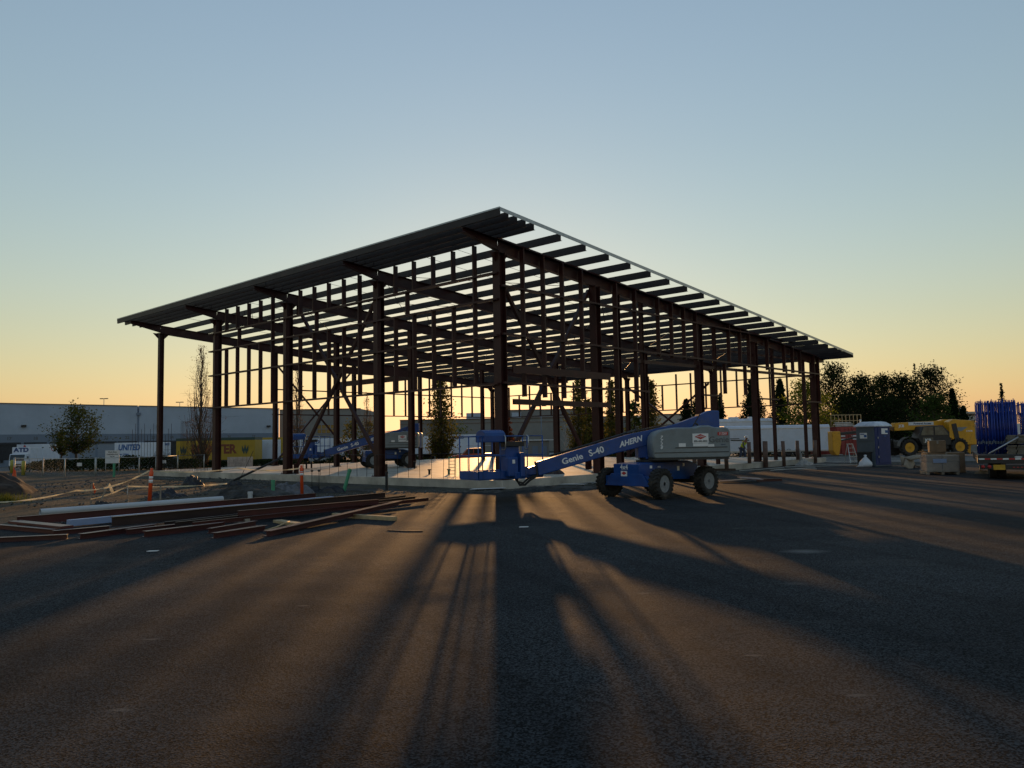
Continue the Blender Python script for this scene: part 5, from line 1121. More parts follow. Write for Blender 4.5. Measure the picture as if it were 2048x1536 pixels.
def sack(label, x, y, z, rx, ry, rz, seed):
    r_ = random.Random(seed); q = MB(); n_ = 14; vs = []; fs = []
    for sgn in (1, -1):
        for j in range(n_ + 1):
            for i in range(n_ + 1):
                u = i / n_ * 2 - 1; v = j / n_ * 2 - 1; e = (1 - u ** 4) * (1 - v ** 4)
                vs.append((u * 0.42 + 0.02 * noise.noise((v * 3, seed, 1)), v * 0.25 + 0.02 * noise.noise((u * 3, seed, 2)), sgn * e * (0.07 + 0.035 * noise.noise((u * 2.5, v * 2.5, seed + sgn)))))
    m_ = (n_ + 1) ** 2
    for sgn in (0, 1):
        for j in range(n_):
            for i in range(n_): a = sgn * m_ + j * (n_ + 1) + i; fs.append((a, a + 1, a + n_ + 2, a + n_ + 1))
    q.add(vs, fs, 0, True); o = q.build('paper_sack', PAPER, loc=(x, y, z)); o.rotation_euler = (rx, ry, rz); tag(o, label, 'sack', 'torn paper sacks')
sack('paper sack standing upright and folded between the toilet and the cartons', 19.45, 39.1, 0.30, 1.2, 0.2, 0.3, 1)
sack('paper sack lying across the top of the slumped heap', 19.7, 38.95, 0.52, 0.2, -0.15, 0.2, 2)
sack('flattened paper sack on the ground at the right of the sacks', 20.15, 38.9, 0.07, 0.05, 0.1, -0.2, 3)
sack('paper sack leaning low at the left foot of the sacks', 19.35, 38.75, 0.2, 0.8, -0.5, 0.9, 4)
heap('scrap_heap', 'flat litter of film and board beside the trailer tongue', 'debris', 19.6, 32.6, 0.6, 0.4, 0.12, CARD2, 53, 0.9, 14)
# steel offcuts on the asphalt behind the lift
tag(MB().slab([(-0.75, -0.3), (0.75, -0.25), (0.8, 0.3), (-0.7, 0.35)], (0, 0, 0.05), (1, 0, 0.05), (0, 1, 0), 0.012).build('steel_sheet', STL, loc=(8.35, 29.6, 0.03)), 'loose red steel sheet lying on the asphalt behind the lift wheels', 'steel sheet')
tag(MB().slab([(-0.4, -0.28), (0.4, -0.28), (0.4, 0.28), (-0.4, 0.28)], (0, 0, 0.09), (1, 0, -0.08), (0, 1, 0.05), 0.03).build('metal_offcut', mat('pinkish_panel', (0.2, 0.14, 0.135), 0.5), loc=(8.75, 29.35, 0.04)), 'pinkish panel with a small white tag on the loose steel sheet', 'panel')
member('steel_channel', 'lone red channel on the asphalt to the right of the loose sheet', 'steel channel', (9.1, 29.75), (10.1, 29.9), 'C', 0.09, 0.08, 0, STL, GS)
member('steel_channel', 'dark channel lying beside the nearest rusty bollard', 'steel channel', (9.1, 39.2), (10.9, 38.9), 'C', 0.12, 0.1, 0.02, STD, GS)
for i, (x0, y0, x1, y1) in enumerate(((11.0, 38.6, 14.2, 41.6), (12.4, 38.3, 15.6, 41.0), (14.5, 42.3, 18.6, 43.0), (16.2, 46.5, 19.2, 43.5), (13.0, 39.6, 15.0, 39.2), (19.4, 49.5, 24.0, 48.5), (17.0, 45.0, 20.2, 43.4))):
    member('white_strip', ('pale plastic strip nearest the lift, lying on the gravel apron', 'pale strip crossing beside it near the wide bollard', 'long pale strip lying level with the last column', 'pale pipe angled from the last column towards the toilet', 'short pale strip on the asphalt edge before the bollards', 'pale pipe on the gravel behind the ladder', 'second pale pipe angled towards the toilet, lower one')[i], 'strip', (x0, y0), (x1, y1), 'B', 0.025, 0.04, 0.02, FP, 'pale strips on the gravel apron')
heap('concrete_lump', 'rough concrete lump at the foot of the right hand columns', 'concrete', 16.6, 45.2, 0.55, 0.4, 0.28, M_CONCR, 61, 0.4, 32)
heap('mortar_heap', 'small pale heap beside the bollards', 'heap', 16.9, 46.8, 0.22, 0.22, 0.75, M_CONCR, 63, 0.4, 32)

# ================================================================== flatbed trailer with scaffold frames and planks
fl = thing('flatbed_trailer', 'black flatbed trailer with red and white tape on its rear edge', 'flatbed trailer', (16.75, 28.6, 0), radians(-29))
b = MB(); b.box((1.3, 3.6, 0.83), (2.6, 7.2, 0.09)); b.build('deck', mat('deck_board', (0.05, 0.045, 0.04), 0.8, var=0.2), fl)
b = MB(); b.box((1.3, 0.02, 0.72), (2.6, 0.1, 0.3)); b.box((1.3, 0.02, 0.44), (2.5, 0.08, 0.16)); b.box((0.06, 3.6, 0.7), (0.12, 7.2, 0.22)); b.box((2.54, 3.6, 0.7), (0.12, 7.2, 0.22)); b.box((0.8, 3.6, 0.55), (0.12, 7.2, 0.24)); b.box((1.8, 3.6, 0.55), (0.12, 7.2, 0.24)); b.build('frame', DKM, fl, bevel=0.01)
for k in range(14):
    b = MB(); b.box((0.13 + 0.185 * k, -0.034, 0.735), (0.18, 0.006, 0.05)); b.build('reflective_tape', WHT if k % 2 == 0 else REDL, fl)
for x in (0.16, 0.36): b = MB(); b.lathe([(0.06, 0), (0.06, 0.03), (0, 0.035)], (x, -0.02, 0.46), (0, -1, 0), 14); b.build('tail_lamp', REDL, fl)
for x in (1.1, 1.22, 1.34): b = MB(); b.box((x, -0.025, 0.44), (0.06, 0.02, 0.025)); b.build('marker_lamp', REDL, fl)
b = MB(); b.box((0.66, -0.06, 0.44), (0.36, 0.012, 0.18)); pl = b.build('number_plate', mat('plate_yellow', (0.55, 0.33, 0.02), 0.5), fl)
b = MB(); b.slab([(0.12 * cos(t_ * pi / 8), 0.03 * sin(t_ * pi / 8)) for t_ in range(16)], (1.25, -0.032, 0.8), (1, 0, 0), (0, 0, 1), 0.006); b.build('maker_badge', WHP, fl)
for wy in (0.95, 1.85):
    for wx in (0.5, 0.78, 1.85, 2.13): b = MB(); b.lathe([(0.2, -0.11), (0.36, -0.12), (0.385, -0.08), (0.385, 0.08), (0.36, 0.12), (0.2, 0.11)], (wx, wy, 0.385), (1, 0, 0), 20); b.build('wheel', BLK, fl)
SB = mat('scaffold_blue', (0.008, 0.036, 0.27), 0.4, var=0.15, scale=3, wear=(0.06, 0.08, 0.2), wscale=5)
def scaffold(loc, rz, grp, lab):
    t = thing('scaffold', lab, 'scaffold frame', loc, rz, grp); b = MB()
    for y in (0, 1.5): b.tube([(0, y, 0), (0, y, 1.93)], 0.024, 8)
    for z in (1.9, 1.55, 0.3): b.tube([(0, 0, z), (0, 1.5, z)], 0.022, 8)
    for y in (0.35, 1.15): b.tube([(0, y, 0.3), (0, y, 1.55)], 0.02, 6)
    for z in (0.62, 0.94, 1.25): b.tube([(0, 0, z), (0, 0.35, z)], 0.018, 6); b.tube([(0, 1.15, z), (0, 1.5, z)], 0.018, 6)
    b.build('frame', SB, t)
    b = MB()
    for y in (0, 1.5): b.tube([(0, y, 1.93), (0, y, 2.0)], 0.016, 6)
    b.build('coupling_pin', SB, t); b = MB(); b.box((0, -0.026, 0.42), (0.022, 0.006, 0.11)); b.build('sticker', GREYP, t); return t
def scaffold_row(n, x0, y0, dx, grp, lab):
    base = scaffold((x0, y0, 0.88), radians(-29), grp, lab)
    for k in range(1, n):
        c = copy_tree(base); j_ = rnd.uniform(-0.1, 0.1); c.location = (x0 + dx * k * 0.875 + j_ * 0.48, y0 - dx * k * 0.485 + j_ * 0.875, 0.88 + (0.05 if k % 7 == 3 else 0)); c.rotation_euler = (0, rnd.uniform(-0.015, 0.015), radians(-29) + rnd.uniform(-0.03, 0.03)); c['label'] = lab
scaffold_row(26, 17.62, 29.95, 0.05, 'blue scaffold frames in the front row on the flatbed', 'blue tubular scaffold frame standing in the packed front row on the flatbed')
scaffold_row(12, 19.9, 31.6, 0.07, 'blue scaffold frames in the back row on the flatbed', 'blue tubular scaffold frame standing in the back row on the flatbed')
PLK = mat('weathered_plank', (0.16, 0.145, 0.12), 0.8, var=0.2, scale=5)
b = MB(); b.box((0, 1.2, 0), (0.27, 2.4, 0.045)); b.box((0, -0.004, 0), (0.274, 0.03, 0.047)); pk0 = b.build('scaffold_plank', PLK, bevel=0.004)
for c_ in range(3):
    for r_ in range(12):
        o = pk0 if (c_, r_) == (0, 0) else pk0.copy()
        if o is not pk0: COL.objects.link(o)
        j_ = rnd.uniform(-.05, .05); o.location = (18.14 + 0.265 * c_ + j_ * 0.48 + 0.02 * (r_ % 3), 28.83 - 0.147 * c_ + j_ * 0.875 - 0.01 * (r_ % 3), 0.905 + 0.054 * r_ + (0.05 if r_ > 5 else 0)); o.rotation_euler = (0, 0, radians(-29) + rnd.uniform(-.015, .015))
        tag(o, 'weathered scaffold plank in the stack at the right end of the flatbed', 'plank', 'scaffold planks stacked on the flatbed')
b = MB(); b.tube([(0, 0, 0), (1.0, -0.2, 0.6)], 0.03, 8); tag(b.build('brace_pole', GALV, loc=(17.25, 28.75, 0.9)), 'pale diagonal pole leaning from the deck against the plank stack', 'pole')
b = MB(); b.box((0, 0, 0.2), (0.1, 0.03, 0.4)); tag(b.build('batten', WHP, loc=(18.75, 29.3, 1.6)), 'short pale batten standing on the plank stack', 'batten')
gc = thing('grey_container', 'grey storage container behind the telehandler and scaffold frames', 'container', (lat(1926, 66), 66, -0.05), radians(4))
b = MB(); b.box((1.3, 3, 1.25), (2.6, 6, 2.3)); b.build('body', mat('container_grey', (0.16, 0.185, 0.19), 0.6, var=0.1), gc, bevel=0.02); b = MB(); b.box((0.65, -0.03, 1.25), (1.15, 0.05, 2.1)); b.box((1.9, -0.03, 1.25), (1.15, 0.05, 2.1)); b.build('door', mat('container_grey', (0.16, 0.185, 0.19)), gc, bevel=0.01); b = MB(); b.box((1.3, 3, 2.5), (2.8, 6.2, 0.1)); b.build('roof', WHP, gc); b = MB(); b.box((1.3, 3, 0.05), (2.4, 5.8, 0.1)); b.build('skid', DKM, gc)

# ================================================================== worker in a hi-vis vest
SKIN = mat('skin', (0.30, 0.16, 0.10), 0.6); JEAN = mat('denim', (0.05, 0.07, 0.13), 0.85, var=0.15, scale=9); VEST = mat('hi_vis_yellow', (0.55, 0.75, 0.03), 0.6, var=0.08, scale=5); SHRT = mat('grey_shirt', (0.10, 0.10, 0.11), 0.85); HAT = mat('white_hard_hat', (0.65, 0.66, 0.68), 0.35)
def skin_body(name, nodes, links, m, parent, root=0):
    me = bpy.data.meshes.new(name); me.from_pydata([n[0] for n in nodes], links, []); o = bpy.data.objects.new(name, me); COL.objects.link(o); o.parent = parent
    sk = o.modifiers.new('skin', 'SKIN'); sk.use_smooth_shade = True
    for i, n in enumerate(nodes): me.skin_vertices[0].data[i].radius = n[1] if isinstance(n[1], tuple) else (n[1], n[1])
    me.skin_vertices[0].data[root].use_root = True
    sb_ = o.modifiers.new('subdiv', 'SUBSURF'); sb_.levels = 2; sb_.render_levels = 2
    dg = bpy.context.evaluated_depsgraph_get(); m2 = bpy.data.meshes.new_from_object(o.evaluated_get(dg)); o.modifiers.clear(); o.data = m2; m2.materials.clear(); m2.materials.append(m); m2.polygons.foreach_set('use_smooth', [True] * len(m2.polygons)); return o
wk = thing('person', 'worker in a yellow hi-vis vest and jeans bending forward behind the bollards', 'person', (lat(1480, 55), 55, 0.0), radians(-55))
# local +x is where the worker faces; one foot ahead, trunk bent, head down
N = [((0, 0, 0.90), (0.15, 0.12)), ((0.06, 0, 1.05), (0.14, 0.11)), ((0.20, 0, 1.25), (0.17, 0.12)), ((0.30, 0, 1.38), (0.12, 0.09)), ((0.36, 0, 1.45), 0.055), ((0.42, 0, 1.56), (0.085, 0.1)), ((0.44, 0, 1.64), 0.07),
     ((0.02, 0.1, 0.84), 0.1), ((0.16, 0.12, 0.48), 0.07), ((0.06, 0.13, 0.10), 0.05), ((0.20, 0.14, 0.045), 0.045),
     ((-0.02, -0.1, 0.84), 0.1), ((-0.02, -0.12, 0.46), 0.07), ((-0.18, -0.13, 0.10), 0.05), ((-0.04, -0.14, 0.045), 0.045),
     ((0.27, 0.2, 1.33), 0.06), ((0.36, 0.25, 1.05), 0.047), ((0.52, 0.18, 0.86), 0.035),
     ((0.27, -0.2, 1.33), 0.06), ((0.34, -0.26, 1.06), 0.047), ((0.50, -0.2, 0.84), 0.035)]
E_ = [(0, 1), (1, 2), (2, 3), (3, 4), (4, 5), (5, 6), (0, 7), (7, 8), (8, 9), (9, 10), (0, 11), (11, 12), (12, 13), (13, 14), (3, 15), (15, 16), (16, 17), (3, 18), (18, 19), (19, 20)]
body = skin_body('body', N, E_, SKIN, wk)
for s_, tip, col in ((1, Vector((0.52, 0.18, 0.86)), SKIN), (-1, Vector((0.50, -0.2, 0.84)), SKIN)):
    hn = [(tuple(tip), 0.032), (tuple(tip + V3(0.06, 0, -0.05)), (0.035, 0.018))]; hl = [(0, 1)]
    for f_ in range(4):
        o_ = (f_ - 1.5) * 0.02; i0 = len(hn); hn += [(tuple(tip + V3(0.085, o_, -0.075)), 0.009), (tuple(tip + V3(0.10, o_, -0.105 - 0.008 * (1.5 - abs(f_ - 1.5)))), 0.008), (tuple(tip + V3(0.09, o_, -0.14)), 0.007)]; hl += [(1, i0), (i0, i0 + 1), (i0 + 1, i0 + 2)]
    i0 = len(hn); hn += [(tuple(tip + V3(0.05, -0.035 * s_, -0.04)), 0.011), (tuple(tip + V3(0.07, -0.05 * s_, -0.075)), 0.009)]; hl += [(0, i0), (i0, i0 + 1)]
    skin_body('hand', hn, hl, SKIN, wk)
vn = [(n[0], tuple(r * 1.17 for r in n[1]) if isinstance(n[1], tuple) else n[1] * 1.3) for n in N]
skin_body('vest', [vn[0], vn[1], vn[2], vn[3], ((0.26, 0.17, 1.34), 0.085), ((0.26, -0.17, 1.34), 0.085)], [(0, 1), (1, 2), (2, 3), (3, 4), (3, 5)], VEST, wk)
skin_body('trousers', [((0, 0, 0.93), (0.165, 0.14)), (N[7][0], 0.115), (N[8][0], 0.085), ((0.07, 0.13, 0.14), 0.075), (N[11][0], 0.115), (N[12][0], 0.085), ((-0.17, -0.13, 0.14), 0.075)], [(0, 1), (1, 2), (2, 3), (0, 4), (4, 5), (5, 6)], JEAN, wk)
for s_ in (1, -1):
    i_ = 15 if s_ > 0 else 18; skin_body('sleeve', [(N[i_][0], 0.072), (N[i_ + 1][0], 0.058), (tuple(Vector(N[i_ + 1][0]).lerp(Vector(N[i_ + 2][0]), 0.75)), 0.045)], [(0, 1), (1, 2)], SHRT, wk)
for p_ in ((0.16, 0.14, 0.06), (-0.08, -0.14, 0.06)):
    b = MB(); b.lathe([(0.0, -0.13), (0.045, -0.11), (0.055, 0.0), (0.05, 0.1), (0.0, 0.15)], p_, (1, 0, 0), 12); b.build('boot', DKM, wk)
b = MB(); b.lathe([(0.145, -0.01), (0.135, 0.01), (0.12, 0.015), (0.115, 0.06), (0.08, 0.115), (0, 0.135)], (0.43, 0, 1.63), (0.3, 0, 1), 18); b.build('hard_hat', HAT, wk)
b = MB(); b.box((0.52, 0.03, 1.585), (0.015, 0.02, 0.012)); b.box((0.52, -0.03, 1.585), (0.015, 0.02, 0.012)); b.box((0.517, 0, 1.515), (0.012, 0.05, 0.01)); b.build('eyes_and_mouth', DKM, wk)
b = MB(); b.slab([(0, 0), (0.03, -0.01), (0, 0.05)], (0.515, 0.008, 1.54), (1, 0, 0), (0, 0, 1), 0.016); b.build('nose', SKIN, wk)
for s_ in (1, -1):
    b = MB()
    for t_ in (-0.07, 0.07): b.bar((0.14, s_ * 0.0 + t_, 1.32), (0.30, t_, 1.47), 0.03, 0.012)
b.build('vest_stripe', WHT, wk)
# ================================================================== trees and shrubs
BARK = mat('bark', (0.075, 0.055, 0.042), 0.9, var=0.3, scale=3)
BARKP = mat('pale_bark', (0.32, 0.30, 0.27), 0.8, var=0.2, scale=3)
LF_LEFT = leaf_mat('foliage_spring', (0.05, 0.066, 0.018), 0.35)
LF_DARK = leaf_mat('foliage_dark', (0.020, 0.032, 0.012), 0.25)
LF_MID = leaf_mat('foliage_mid', (0.05, 0.078, 0.02), 0.45)
LF_MAPLE = leaf_mat('foliage_maple', (0.15, 0.17, 0.022), 0.55)
LF_CON = leaf_mat('foliage_conifer', (0.014, 0.026, 0.012), 0.15)
LF_OLIVE = leaf_mat('foliage_olive', (0.11, 0.10, 0.024), 0.5)
LF_RUST = leaf_mat('foliage_rust', (0.13, 0.045, 0.018), 0.45)
LF_BUD = leaf_mat('foliage_buds', (0.16, 0.085, 0.035), 0.45)
def tree(name, label, x, y, h, wd, style, lm, seed, nb=60, nl=22, ls=0.3, bark=None, group='trees around the site', z=None, cb=None, lean=0.0, tr=None):
    r_ = random.Random(seed); bark = bark or BARK; z = gz(x, y) if z is None else z
    T = thing(name, label, 'tree' if name != 'shrub' else 'shrub', (x, y, z - 0.03), 0, group)
    cb = {'decid': 0.26, 'poplar': 0.06, 'bare': 0.05, 'conifer': 0.05, 'bush': 0.02}[style] if cb is None else cb
    tr = tr or {'decid': 0.022, 'poplar': 0.014, 'bare': 0.012, 'conifer': 0.016, 'bush': 0.012}[style] * h
    def rad(t):
        if style == 'decid': return (sin(pi * min(1, (t * 0.86 + 0.12))) ** 0.7)
        if style in ('poplar', 'bare'): return min(1.0, 0.45 + t * 2.2) * (1 - max(0, t - 0.35) / 0.68) ** 0.75 if t < 1.02 else 0
        if style == 'conifer': return (1 - t) ** 1.0 * (0.82 + 0.3 * abs(sin(t * 23 + seed))) + 0.012
        return sqrt(max(0, 1 - (t * 0.95) ** 2))
    tk_ = MB(); ax = [Vector((lean * h * (k / 8) ** 1.5 + r_.uniform(-1, 1) * 0.012 * h * (k > 0), r_.uniform(-1, 1) * 0.012 * h * (k > 0), h * (0.97 if style != 'decid' else 0.8) * k / 8)) for k in range(9)]
    tk_.tube(ax, [tr * (1 - 0.9 * k / 8) + 0.012 for k in range(9)], 8)
    def trunk_at(zz):
        f_ = max(0, min(7.999, zz / ax[-1].z * 8)); i = int(f_); return ax[i].lerp(ax[i + 1], f_ - i)
    vs = []; fs = []
    def leaf(p, s):
        a = Vector((r_.gauss(0, 1), r_.gauss(0, 1), r_.gauss(0, 0.6)));
        if a.length < 1e-3: return
        a.normalize(); b_ = a.cross(Vector((r_.gauss(0, 1), r_.gauss(0, 1), r_.gauss(0, 1))))
        if b_.length < 1e-3: return
        b_.normalize(); i = len(vs); s *= r_.uniform(0.6, 1.3)
        vs.extend([p - a * s * 0.5, p + b_ * s * 0.32, p + a * s * 0.5, p - b_ * s * 0.32]); fs.append((i, i + 1, i + 2, i + 3))
    for k in range(nb):
        t = (k + r_.random()) / nb
        if style == 'conifer': t = t ** 1.15
        zt = h * (cb + (1 - cb) * t); R_ = rad(t) * wd / 2 * r_.uniform(0.55, 1.08); an = k * 2.39996 + r_.uniform(-.4, .4)
        tip = Vector((R_ * cos(an), R_ * sin(an), zt)) + Vector((lean * h * t, 0, 0))
        if style == 'decid': s0 = trunk_at(max(h * cb * 0.75, zt - R_ * 0.65 - 0.06 * h)); mid = s0.lerp(tip, 0.5) + Vector((0, 0, 0.05 * h * r_.random()))
        elif style in ('poplar', 'bare'): s0 = trunk_at(max(0.03 * h, zt - R_ * r_.uniform(3, 6))); mid = s0.lerp(tip, 0.45) + Vector((R_ * 0.3 * cos(an), R_ * 0.3 * sin(an), 0))
        elif style == 'conifer': s0 = trunk_at(min(h * 0.96, zt + R_ * 0.1)); tip.z -= R_ * 0.18; mid = s0.lerp(tip, 0.5) + Vector((0, 0, R_ * 0.08))
        else: s0 = Vector((r_.uniform(-.1, .1) * wd, r_.uniform(-.1, .1) * wd, 0.0)); mid = s0.lerp(tip, 0.5)
        br = tr * (0.42 if style == 'decid' else 0.3) * (1 - 0.6 * t) + 0.006
        pts = [s0, mid, tip]; tk_.tube(pts, [br, br * 0.6, br * 0.22], 5, caps=False)
        sg = (tip - s0).length
        tw = []
        for q in range(3 if style != 'conifer' else 1):
            f_ = r_.uniform(0.45, 0.95); b0 = mid.lerp(tip, f_ * 2 - 1) if f_ > 0.5 else s0.lerp(mid, f_ * 2)
            up = 0.8 if style in ('poplar', 'bare') else (0.35 if style == 'decid' else 0.0)
            e_ = b0 + Vector((r_.gauss(0, 1), r_.gauss(0, 1), r_.gauss(0, 0.6) + up)) * sg * (0.16 if style != 'decid' else 0.22); tw.append((b0, e_)); tk_.tube([b0, e_], [br * 0.3, br * 0.1], 4, caps=False)
        for q in range(nl):
            if r_.random() < 0.45 and tw: b0, e_ = tw[r_.randrange(len(tw))]; p = b0.lerp(e_, r_.uniform(0.3, 1.1))
            else:
                f_ = r_.uniform(0.3, 1.04) if style != 'conifer' else r_.random() ** 0.6 * 1.04; p = s0.lerp(mid, f_ * 2) if f_ < 0.5 else mid.lerp(tip, f_ * 2 - 1)
            sp = {'decid': 0.05 * wd, 'poplar': 0.09 * wd, 'bare': 0.05 * wd, 'conifer': (0.02 + 0.05 * rad(t)) * wd, 'bush': 0.09 * wd}[style]
            leaf(p + Vector((r_.gauss(0, sp), r_.gauss(0, sp), r_.gauss(0, sp * (0.8 if style != 'conifer' else 0.5)))), ls)
    tk_.build('trunk', bark, T, fix=False)
    if fs: c = MB(); c.add(vs, fs); c.build('crown', lm, T, fix=False)
    return T
G1 = 'deciduous trees in the dark wood on the right'; G2 = 'conifers around the site'; G3 = 'columnar poplars behind the frame'
def td(px, d): return lat(px, d), d
def hz(ytop, px, d): return 1.7 + (881.6 - 0.0178 * (px - 1024) - ytop) * d / F
def H_(ytop, px, d): return hz(ytop, px, d) - gz(lat(px, d), d)
# left
tree('leafy_tree', 'open crowned young leafy tree in front of the warehouse wall', *td(152, 78), H_(812, 152, 78), 5.9, 'decid', LF_LEFT, 11, 50, 70, 0.21, cb=0.34, lean=0.03)
tree('leafy_tree', 'small thin leafy tree left of the open crowned tree', *td(123, 80), H_(862, 123, 80), 1.9, 'decid', LF_LEFT, 12, 24, 40, 0.2, cb=0.45)
tree('bare_poplar', 'tall bare poplar rising in front of the yellow trailer', *td(401, 66), H_(688, 401, 66), 2.7, 'bare', LF_BUD, 13, 150, 14, 0.1, group='bare poplars')
tree('bare_poplar', 'bare poplar seen between the second and third columns', *td(593, 88), H_(733, 593, 88), 2.2, 'bare', LF_BUD, 14, 70, 14, 0.13, group='bare poplars')
tree('bare_poplar', 'shorter bare poplar just left of the third column', *td(733, 100), H_(785, 733, 100), 2.2, 'bare', LF_BUD, 15, 60, 14, 0.14, group='bare poplars')
tree('leafy_tree', 'olive green low tree between the far lift and the third column', *td(702, 112), H_(842, 702, 112), 4.2, 'decid', LF_OLIVE, 16, 34, 26, 0.36, cb=0.15)
tree('leafy_tree', 'brownish leafy tree right behind the third column', *td(738, 118), H_(840, 738, 118), 3.8, 'decid', LF_OLIVE, 17, 30, 26, 0.36, cb=0.15)
# middle
tree('poplar', 'full leafy columnar poplar left of the red pickup', *td(880, 84), H_(757, 880, 84), 3.1, 'poplar', LF_OLIVE, 21, 120, 44, 0.26, group=G3, cb=0.13)
tree('shrub', 'round green shrub behind the trailer and pickup', *td(916, 130), H_(846, 916, 130), 4.2, 'bush', LF_MID, 22, 30, 34, 0.4, group='shrubs')
tree('conical_tree', 'rust coloured conical tree hidden behind the corner column', *td(1010, 74), H_(815, 1010, 74), 2.9, 'conifer', LF_RUST, 23, 90, 36, 0.22)
tree('birch', 'small bare white barked birch in front of the grey hall', *td(1128, 80), H_(838, 1128, 80), 1.6, 'decid', LF_BUD, 24, 24, 0, 0.1, bark=BARKP, cb=0.3, tr=0.05)
tree('poplar', 'columnar poplar left of the middle right hand column', *td(1156, 92), H_(760, 1156, 92), 2.4, 'poplar', LF_OLIVE, 25, 100, 40, 0.28, group=G3)
tree('poplar', 'shorter columnar poplar close beside the poplar left of the column', *td(1175, 96), H_(798, 1175, 96), 2.2, 'poplar', LF_OLIVE, 26, 70, 40, 0.3, group=G3)
tree('poplar', 'columnar poplar between the two middle right hand columns', *td(1222, 92), H_(762, 1222, 92), 1.9, 'poplar', LF_OLIVE, 27, 90, 40, 0.28, group=G3)
tree('leafy_tree', 'dense green tree behind the boom, between the columns', *td(1268, 94), H_(800, 1268, 94), 3.0, 'decid', LF_MID, 28, 44, 40, 0.32, cb=0.05)
tree('poplar', 'columnar poplar to the right of the fourth right hand column', *td(1302, 92), H_(762, 1302, 92), 2.3, 'poplar', LF_OLIVE, 29, 100, 34, 0.28, group=G3)
tree('leafy_tree', 'low green trees mass behind the boom lift letters', *td(1200, 108), H_(846, 1200, 108), 6.0, 'decid', LF_MID, 30, 40, 40, 0.4, cb=0.05)
tree('conifer', 'small dark conifer left of the wide column behind the lift', *td(1372, 98), H_(798, 1372, 98), 4.6, 'conifer', LF_CON, 31, 180, 40, 0.25, group=G2)
tree('leafy_tree', 'loose leaved tree at the left edge of the wide column', *td(1392, 100), H_(800, 1392, 100), 3.6, 'decid', LF_DARK, 32, 40, 40, 0.34, cb=0.05)
tree('conifer', 'slim dark conifer directly behind the blue lift mast', *td(1440, 102), H_(788, 1440, 102), 3.0, 'conifer', LF_CON, 33, 160, 36, 0.25, group=G2)
tree('conifer', 'broad dark conifer above the long white cargo trailer', *td(1505, 90), H_(758, 1505, 90), 6.0, 'conifer', LF_CON, 34, 260, 50, 0.24, group=G2)
tree('conifer', 'tall dark conifer seen through the last bay of the frame', *td(1560, 104), H_(758, 1560, 104), 5.6, 'conifer', LF_CON, 35, 240, 46, 0.26, group=G2)
tree('maple', 'bright yellow green maple behind the right hand end of the frame', *td(1612, 78), H_(762, 1612, 78), 6.2, 'decid', LF_MAPLE, 36, 120, 60, 0.22, cb=0.12)
# the dark wood on the right
for i, (px, yt, wd_, d_, lab) in enumerate(((1668, 728, 8.5, 104, 'feathery topped dark tree just right of the last column'), (1722, 752, 8.0, 100, 'dark leafy tree in the wood left of the portable toilet roof'), (1766, 750, 7.6, 106, 'dark leafy tree standing above the portable toilet'), (1806, 750, 7.6, 102, 'dark leafy tree above the left end of the yellow boom'), (1862, 733, 9.0, 104, 'tallest rounded dark tree of the wood on the right'), (1700, 790, 8.0, 96, 'lower dark tree in front of the wood above the railed platform'), (1780, 800, 8.5, 94, 'lower dark tree in front of the wood behind the toilet roof'))):
    tree('woodland_tree', lab, *td(px, d_), H_(yt, px, d_), wd_, 'decid', LF_DARK, 50 + i, 150, 60, 0.27, group=G1, cb=0.03)
tree('conifer', 'thin bare topped conifer spike rising out of the wood', *td(1832, 108), H_(726, 1832, 108), 1.9, 'conifer', LF_CON, 61, 60, 10, 0.26, group=G2)
tree('conifer', 'dark conifer at the right end of the wood above the telehandler', *td(1905, 98), H_(778, 1905, 98), 4.0, 'conifer', LF_CON, 62, 190, 44, 0.24, group=G2)
tree('conifer', 'dark low conifer skirting the end of the wood beside the grey container', *td(1925, 92), H_(812, 1925, 92), 3.0, 'conifer', LF_CON, 66, 150, 44, 0.24, group=G2)
tree('maple', 'spreading green tree in front of the wood above the telehandler boom', *td(1868, 84), H_(792, 1868, 84), 5.6, 'decid', LF_MID, 63, 70, 56, 0.26, cb=0.1)
tree('conifer', 'lone slim conifer far behind the blue scaffold frames', *td(2004, 150), H_(766, 2004, 150), 3.2, 'conifer', LF_CON, 64, 110, 20, 0.3, group=G2)
tree('shrub', 'dark shrub between the grey container and the scaffold frames', *td(1950, 96), H_(826, 1950, 96), 3.0, 'bush', LF_DARK, 65, 30, 40, 0.34, group='shrubs')
tree('leafy_tree', 'pale leaved small tree beside the red container', *td(1662, 80), H_(836, 1662, 80), 2.6, 'decid', LF_OLIVE, 67, 36, 40, 0.26, cb=0.05)
